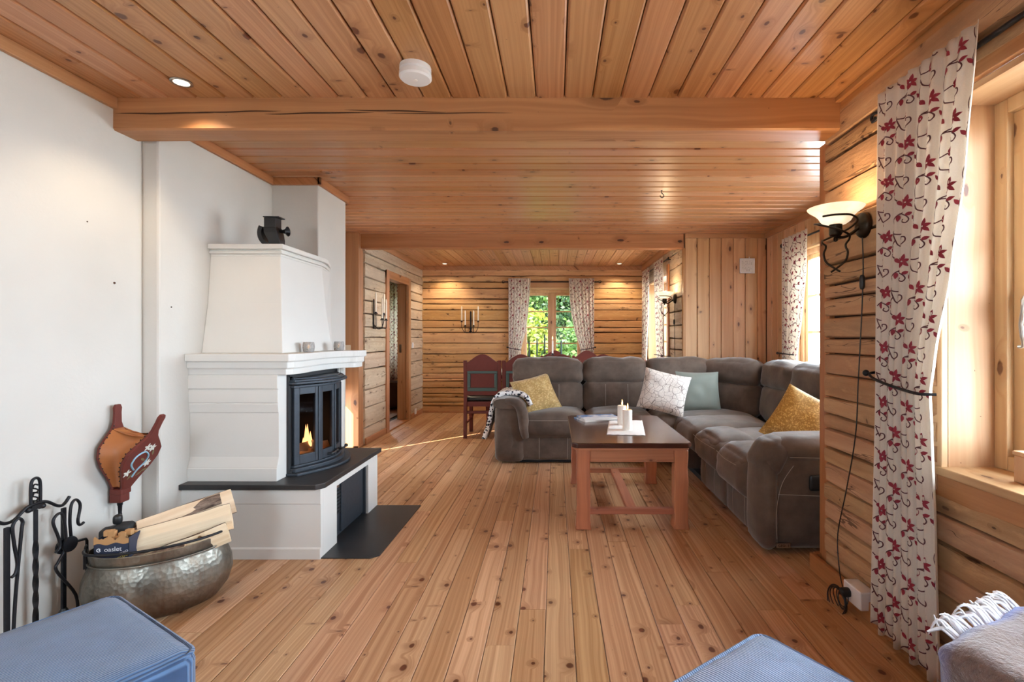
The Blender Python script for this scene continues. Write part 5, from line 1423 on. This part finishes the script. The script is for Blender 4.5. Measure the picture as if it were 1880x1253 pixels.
# ------------------------------------------------------------------ dining room furniture
def make_chair(lab):
    o = thing('dining_chair', lab, 'chair', (0, 0, 0), group='oxblood dining chairs')
    w, yb, yf = .205, -.20, .20
    for s in (-1, 1):
        obj('rear_leg', MB().loft([[(s*w-.02, y-.02, z), (s*w+.02, y-.02, z), (s*w+.02, y+.02, z), (s*w-.02, y+.02, z)] for z, y in ((0, yb-.025), (.44, yb), (.80, yb-.012), (.925, yb-.02))]), 'oxblood', o, bevel=.003)
        obj('front_leg', MB().loft([[(s*w-.022, yf-.022, z), (s*w+.022, yf-.022, z), (s*w+.022, yf+.022, z), (s*w-.022, yf+.022, z)] for z in (0, .42)]).lathe([(.030, .20), (.034, .23), (.030, .26)], 12, (s*w, yf, 0)), 'oxblood', o, bevel=.003)
        obj('side_stretcher', MB().tube([(s*w, yb, .17), (s*w, 0, .17), (s*w, yf, .17)], [.010, .015, .010], 10), 'oxblood', o, smooth=50)
    arch = [(-w+.012, .80)]+[(-w+.012+(2*w-.024)*k/16, .895+.105*math.sin(PI*k/16)**1.3) for k in range(17)]+[(w-.012, .80)]
    g = MB().loft([[(x, yy, z) for x, z in arch] for yy in (yb-.032, yb-.004)])
    obj('top_rail', g, 'oxblood', o, bevel=.003)
    obj('back_panel', MB().box((-w+.015, yb-.022, .545), (w-.015, yb-.002, .81)), 'oxblood', o, bevel=.002)
    q = MB(); y0, y1 = yb-.030, yb-.020
    q.box((-.178, y0, .770), (.178, y1, .814)).box((-.178, y0, .560), (.178, y1, .602)).box((-.178, y0, .602), (-.142, y1, .770)).box((.142, y0, .602), (.178, y1, .770))
    obj('panel_border', q, 'greenp', o, bevel=.006, label='dark green frame around the back panel')
    obj('lower_rail', MB().box((-w, yb-.022, .51), (w, yb+.006, .55)), 'oxblood', o, bevel=.003)
    obj('seat_frame', MB().box((-w-.01, yb-.01, .375), (w+.01, yf+.015, .435)), 'oxblood', o, bevel=.004)
    obj('seat_cushion', MB().soft((0, .01, .462), (.43, .41, .06), .025, .012, 6), 'leather_bk', o, smooth=60)
    obj('seat_pad', MB().soft((.02, .03, .505), (.38, .34, .03), .012, .006, 5), 'leather_bk', o, smooth=60)
    obj('front_stretcher', MB().tube([(-w, yf, .25), (0, yf, .25), (w, yf, .25)], [.010, .017, .010], 10), 'oxblood', o, smooth=50)
    obj('rear_stretcher', MB().box((-w, yb-.012, .29), (w, yb+.012, .32)), 'oxblood', o, bevel=.003)
    return o
c0 = make_chair('oxblood red dining chair standing clear of the sofa, its whole back in view')
c0.location = (-.865, 6.06, 0)
for x, y, rzz, lab in ((-.405, 6.07, 0, 'oxblood dining chair half hidden by the left end of the sofa back'),
                       (.56, 6.06, 3, 'oxblood dining chair top showing furthest right above the sofa back'),
                       (.085, 6.07, 0, 'oxblood dining chair with a pale lit arched edge in front of the far window'),
                       (.0, 7.32, 180, 'oxblood dining chair across the table, behind the lit taper candle'),
                       (.50, 7.32, 183, 'oxblood dining chair whose arched top shows below the right curtain of the far window')):
    dup(c0, (x, y, 0), R(rzz), lab)
dt = thing('dining_table', 'long oxblood dining table with a white top behind the sofa', 'table', (.25, 6.78, 0))
obj('tabletop', MB().box((-.98, 6.36, .715), (1.02, 7.05, .745)), 'oxblood', dt, bevel=.005, world=True)
obj('apron', MB().box((-.92, 6.42, .655), (.96, 6.99, .715)), 'oxblood', dt, bevel=.003, world=True)
for x in (-.88, .92):
    for y in (6.46, 6.95): obj('leg', MB().lathe([(.001, 0), (.030, 0), (.034, .06), (.022, .12), (.036, .30), (.026, .50), (.040, .60), (.040, .66), (.001, .66)], 16, (x, y, 0)), 'oxblood', dt, smooth=50, world=True)
tc = obj('tablecloth', MB().box((-.985, 6.352, .7465), (1.025, 7.058, .750)).box((-.985, 6.349, .712), (1.025, 6.353, .750)).box((-.989, 6.349, .712), (-.985, 7.058, .750)).box((1.025, 6.349, .712), (1.029, 7.058, .75)), 'cloth_w', bevel=.0015)
tag(tc, 'white cloth covering the dining table behind the sofa', 'tablecloth')
cd = thing('candelabra', 'low black iron candelabra on the dining table', 'candelabra', (-.13, 6.70, .751))
obj('base', MB().lathe([(.001, 0), (.07, 0), (.06, .012), (.02, .02), (.012, .10), (.016, .16), (.001, .165)], 20), 'iron', cd, smooth=50)
cups = ((-.225, .02, .170), (-.115, -.02, .195), (-.012, .03, .225), (.095, -.02, .205), (.215, .02, .180))
for x, y, z in cups:
    obj('arm', MB().tube(smooth_pts([(0, 0, .10), (x*.4, y*.5, .06), (x*.8, y, .09), (x, y, z-.03), (x, y, z)], 5), .005, 7), 'iron', cd, smooth=60)
    obj('cup', MB().lathe([(.001, 0), (.026, .004), (.030, .012), (.012, .008), (.012, .03), (.001, .03)], 16, (x, y, z)), 'iron', cd, smooth=50)
M['dkwax'] = plain('dark_blue_green_wax', S(52,78,80), .4)
for i, (x, y, z) in enumerate(cups):
    h = (.20, .22, .235, .18, .20)[i]; lit = i == 3
    c = obj('candle', MB().lathe([(.001, 0), (.0115, 0), (.0105, h-.02), (.006, h-.004), (.001, h)], 12), 'waxw' if lit else 'dkwax', loc=(-.13+x, 6.70+y, .751+z+.031), smooth=40)
    obj('wick', MB().tube([(0, 0, h-.004), (.001, 0, h+.010)], .001, 5), 'black', c)
    if lit:
        obj('flame', MB().lathe([(.0005, h+.006), (.006, h+.014), (.007, h+.024), (.004, h+.038), (.0004, h+.052)], 10), 'flame', c, smooth=60)
        tag(c, 'white lit taper candle on the dining table before the window', 'candle')
    else: tag(c, ('outermost left', 'second from left', 'middle', '', 'outermost right')[i]+' dark unlit taper in the dining table candelabra', 'candle', 'dark candles in the candelabra')
ch = thing('blanket_chest', 'dark wooden chest in the side room behind the doorway', 'chest', (-2.82, 8.32, 0))
M['darkwood'] = plain('dark_brown_wood', S(62,34,26), .5, var=.15, scale=9.)
obj('body', MB().box((-.42, -.22, .04), (.42, .22, .40)), 'darkwood', ch, bevel=.006)
obj('lid', MB().box((-.44, -.24, .40), (.44, .24, .45)), 'darkwood', ch, bevel=.008)
for x in (-.38, .38): obj('foot', MB().box((x-.04, -.21, 0), (x+.04, .21, .04)), 'darkwood', ch)
bx_ = obj('wood_block', MB().box((-.03, -.03, 0), (.03, .03, .085)).box((-.033, -.033, .085), (.033, .033, .098)), 'sillw_z', loc=(1.475, 1.515, .7455), bevel=.003)
tag(bx_, 'pale wooden block standing on the near window sill', 'wood block')

# ------------------------------------------------------------------ outside
def grass():
    t = NT('lawn'); p = t.coord(); n = t.noise(p, 1.2, 5., .6); n2 = t.noise(p, 30., 3.)
    c = t.mix(t.ramp(n, .35, .65), S(44,64,24), S(72,88,38)); c = t.mix(t.ramp(n2, .4, .7, 0, .5), c, S(36,58,22))
    t.put(t.bsdf.inputs['Base Color'], c); t.set(Roughness=.95); return t.m
M['lawn'] = grass()
g = MB(); N = 24
for i in range(N+1):
    for j in range(N+1):
        x, y = -7+10*i/N, 8.3+17*j/N
        g.v.append((x, y, -.45+.10*max(0, y-9.5)+.62*max(0, y-14.2)+.12*noise.noise(Vector((x*.4, y*.4, 2)))))
for i in range(N):
    for j in range(N): a = i*(N+1)+j; g.f.append((a, a+N+1, a+N+2, a+1))
gr = struct('ground', g, 'lawn', smooth=60)
M['bounce_ground'] = plain('pale_bounce_ground', S(176,170,162), .95, var=.12, scale=40.)  # unseen ground, made pale grey to bounce neutral light indoors
struct('ground', MB().box((-30, -22, -.7), (30, 8.3, -.5)), 'bounce_ground')
def leaf_mat(name, c1, c2):
    t = NT(name); p = t.coord(); n = t.noise(p, 3., 3.); v = t.voro(p, 9.)[1]; r, gg, b = t.sep(v)
    c = t.mix(t.ramp(n, .35, .65), c1, c2); c = t.hsv(c, .5, 1., t.ramp(r, 0, 1, .7, 1.3))
    t.put(t.bsdf.inputs['Base Color'], c); t.set(Roughness=.6)
    tl = t.n.new('ShaderNodeBsdfTranslucent'); t.l.new(c, tl.inputs[0]); mx = t.n.new('ShaderNodeMixShader'); mx.inputs[0].default_value = .4
    t.l.new(t.bsdf.outputs[0], mx.inputs[1]); t.l.new(tl.outputs[0], mx.inputs[2]); t.l.new(mx.outputs[0], t.out.inputs[0]); return t.m
M['leafa'] = leaf_mat('yellow_green_leaves', S(84,104,30), S(128,132,44)); M['leafb'] = leaf_mat('mid_green_leaves', S(46,74,28), S(76,100,40)); M['leafc'] = leaf_mat('deep_green_leaves', S(28,52,24), S(54,80,36))
M['trunk'] = plain('grey_brown_bark_stem', S(86,70,56), .9, var=.2, scale=14.)
def tree(name, lab, x, y, rx, h, n, mat, seed, cat='tree', z0=-.45):
    rd = random.Random(seed); o = thing(name, lab, cat, (x, y, z0), group='greenery outside the far window')
    obj('stem', MB().tube(smooth_pts([(0, 0, 0), (.06, 0, h*.3), (-.04, .05, h*.6), (.02, 0, h*.85)], 4), [.07*h/3*(1-.85*k/12) for k in range(13)], 7), 'trunk', o, smooth=60)
    g = MB()
    lobes = [(rd.uniform(-.6, .6)*rx, rd.uniform(-.5, .5)*rx, h*rd.uniform(.18, .88), rx*rd.uniform(.30, .50)) for _ in range(16)]
    for i in range(n):
        cx_, cy_, cz_, r = lobes[rd.randrange(len(lobes))]
        d = Vector((rd.gauss(0, 1), rd.gauss(0, 1), rd.gauss(0, 1))).normalized()*r*rd.random()**.33
        p = Vector((cx_, cy_, cz_))+d
        a = Vector((rd.gauss(0, 1), rd.gauss(0, 1), rd.gauss(0, .6))).normalized(); b = a.orthogonal(); b.rotate(Matrix.Rotation(rd.uniform(0, 6.3), 3, a))
        L, w = rd.uniform(.07, .15), rd.uniform(.026, .05)
        g.add([p, p+a*L*.5+b*w, p+a*L, p+a*L*.5-b*w], [(0, 1, 2, 3)])
    obj('foliage', g, mat, o); return o
tree('leafy_bush', 'yellow green bush low outside the left half of the far window', -.75, 11.4, 1.1, 2.3, 5200, 'leafa', 1, 'bush')
tree('leafy_bush', 'mid green bush outside the right half of the far window', .75, 11.6, 1.2, 2.4, 5200, 'leafb', 2, 'bush')
tree('leafy_bush', 'small yellowish bush between the two larger bushes outside', .05, 10.9, .6, 1.3, 2000, 'leafa', 9, 'bush')
tree('broadleaf_tree', 'deep green tree behind the bushes, left half of the far window', -1.1, 13.6, 1.7, 4.4, 6500, 'leafc', 3, z0=.2)
tree('broadleaf_tree', 'light green tree behind the bushes in the middle of the far window', .15, 13.9, 1.6, 4.6, 6500, 'leafb', 4, z0=.2)
tree('broadleaf_tree', 'dark green tree behind the bushes, right half of the far window', 1.5, 13.6, 1.7, 4.5, 6500, 'leafc', 5, z0=.2)
tree('broadleaf_tree', 'pale yellow green tree furthest back in the far window', -.3, 16.0, 2.0, 5.5, 6500, 'leafa', 6, z0=.5)
tree('broadleaf_tree', 'mid green tree at the outer left edge of the garden', -2.9, 13.2, 1.7, 4.2, 4500, 'leafb', 7, z0=.2)
tree('broadleaf_tree', 'mid green tree at the outer right edge of the garden', 2.5, 13.4, 1.7, 4.2, 4500, 'leafb', 8, z0=.2)
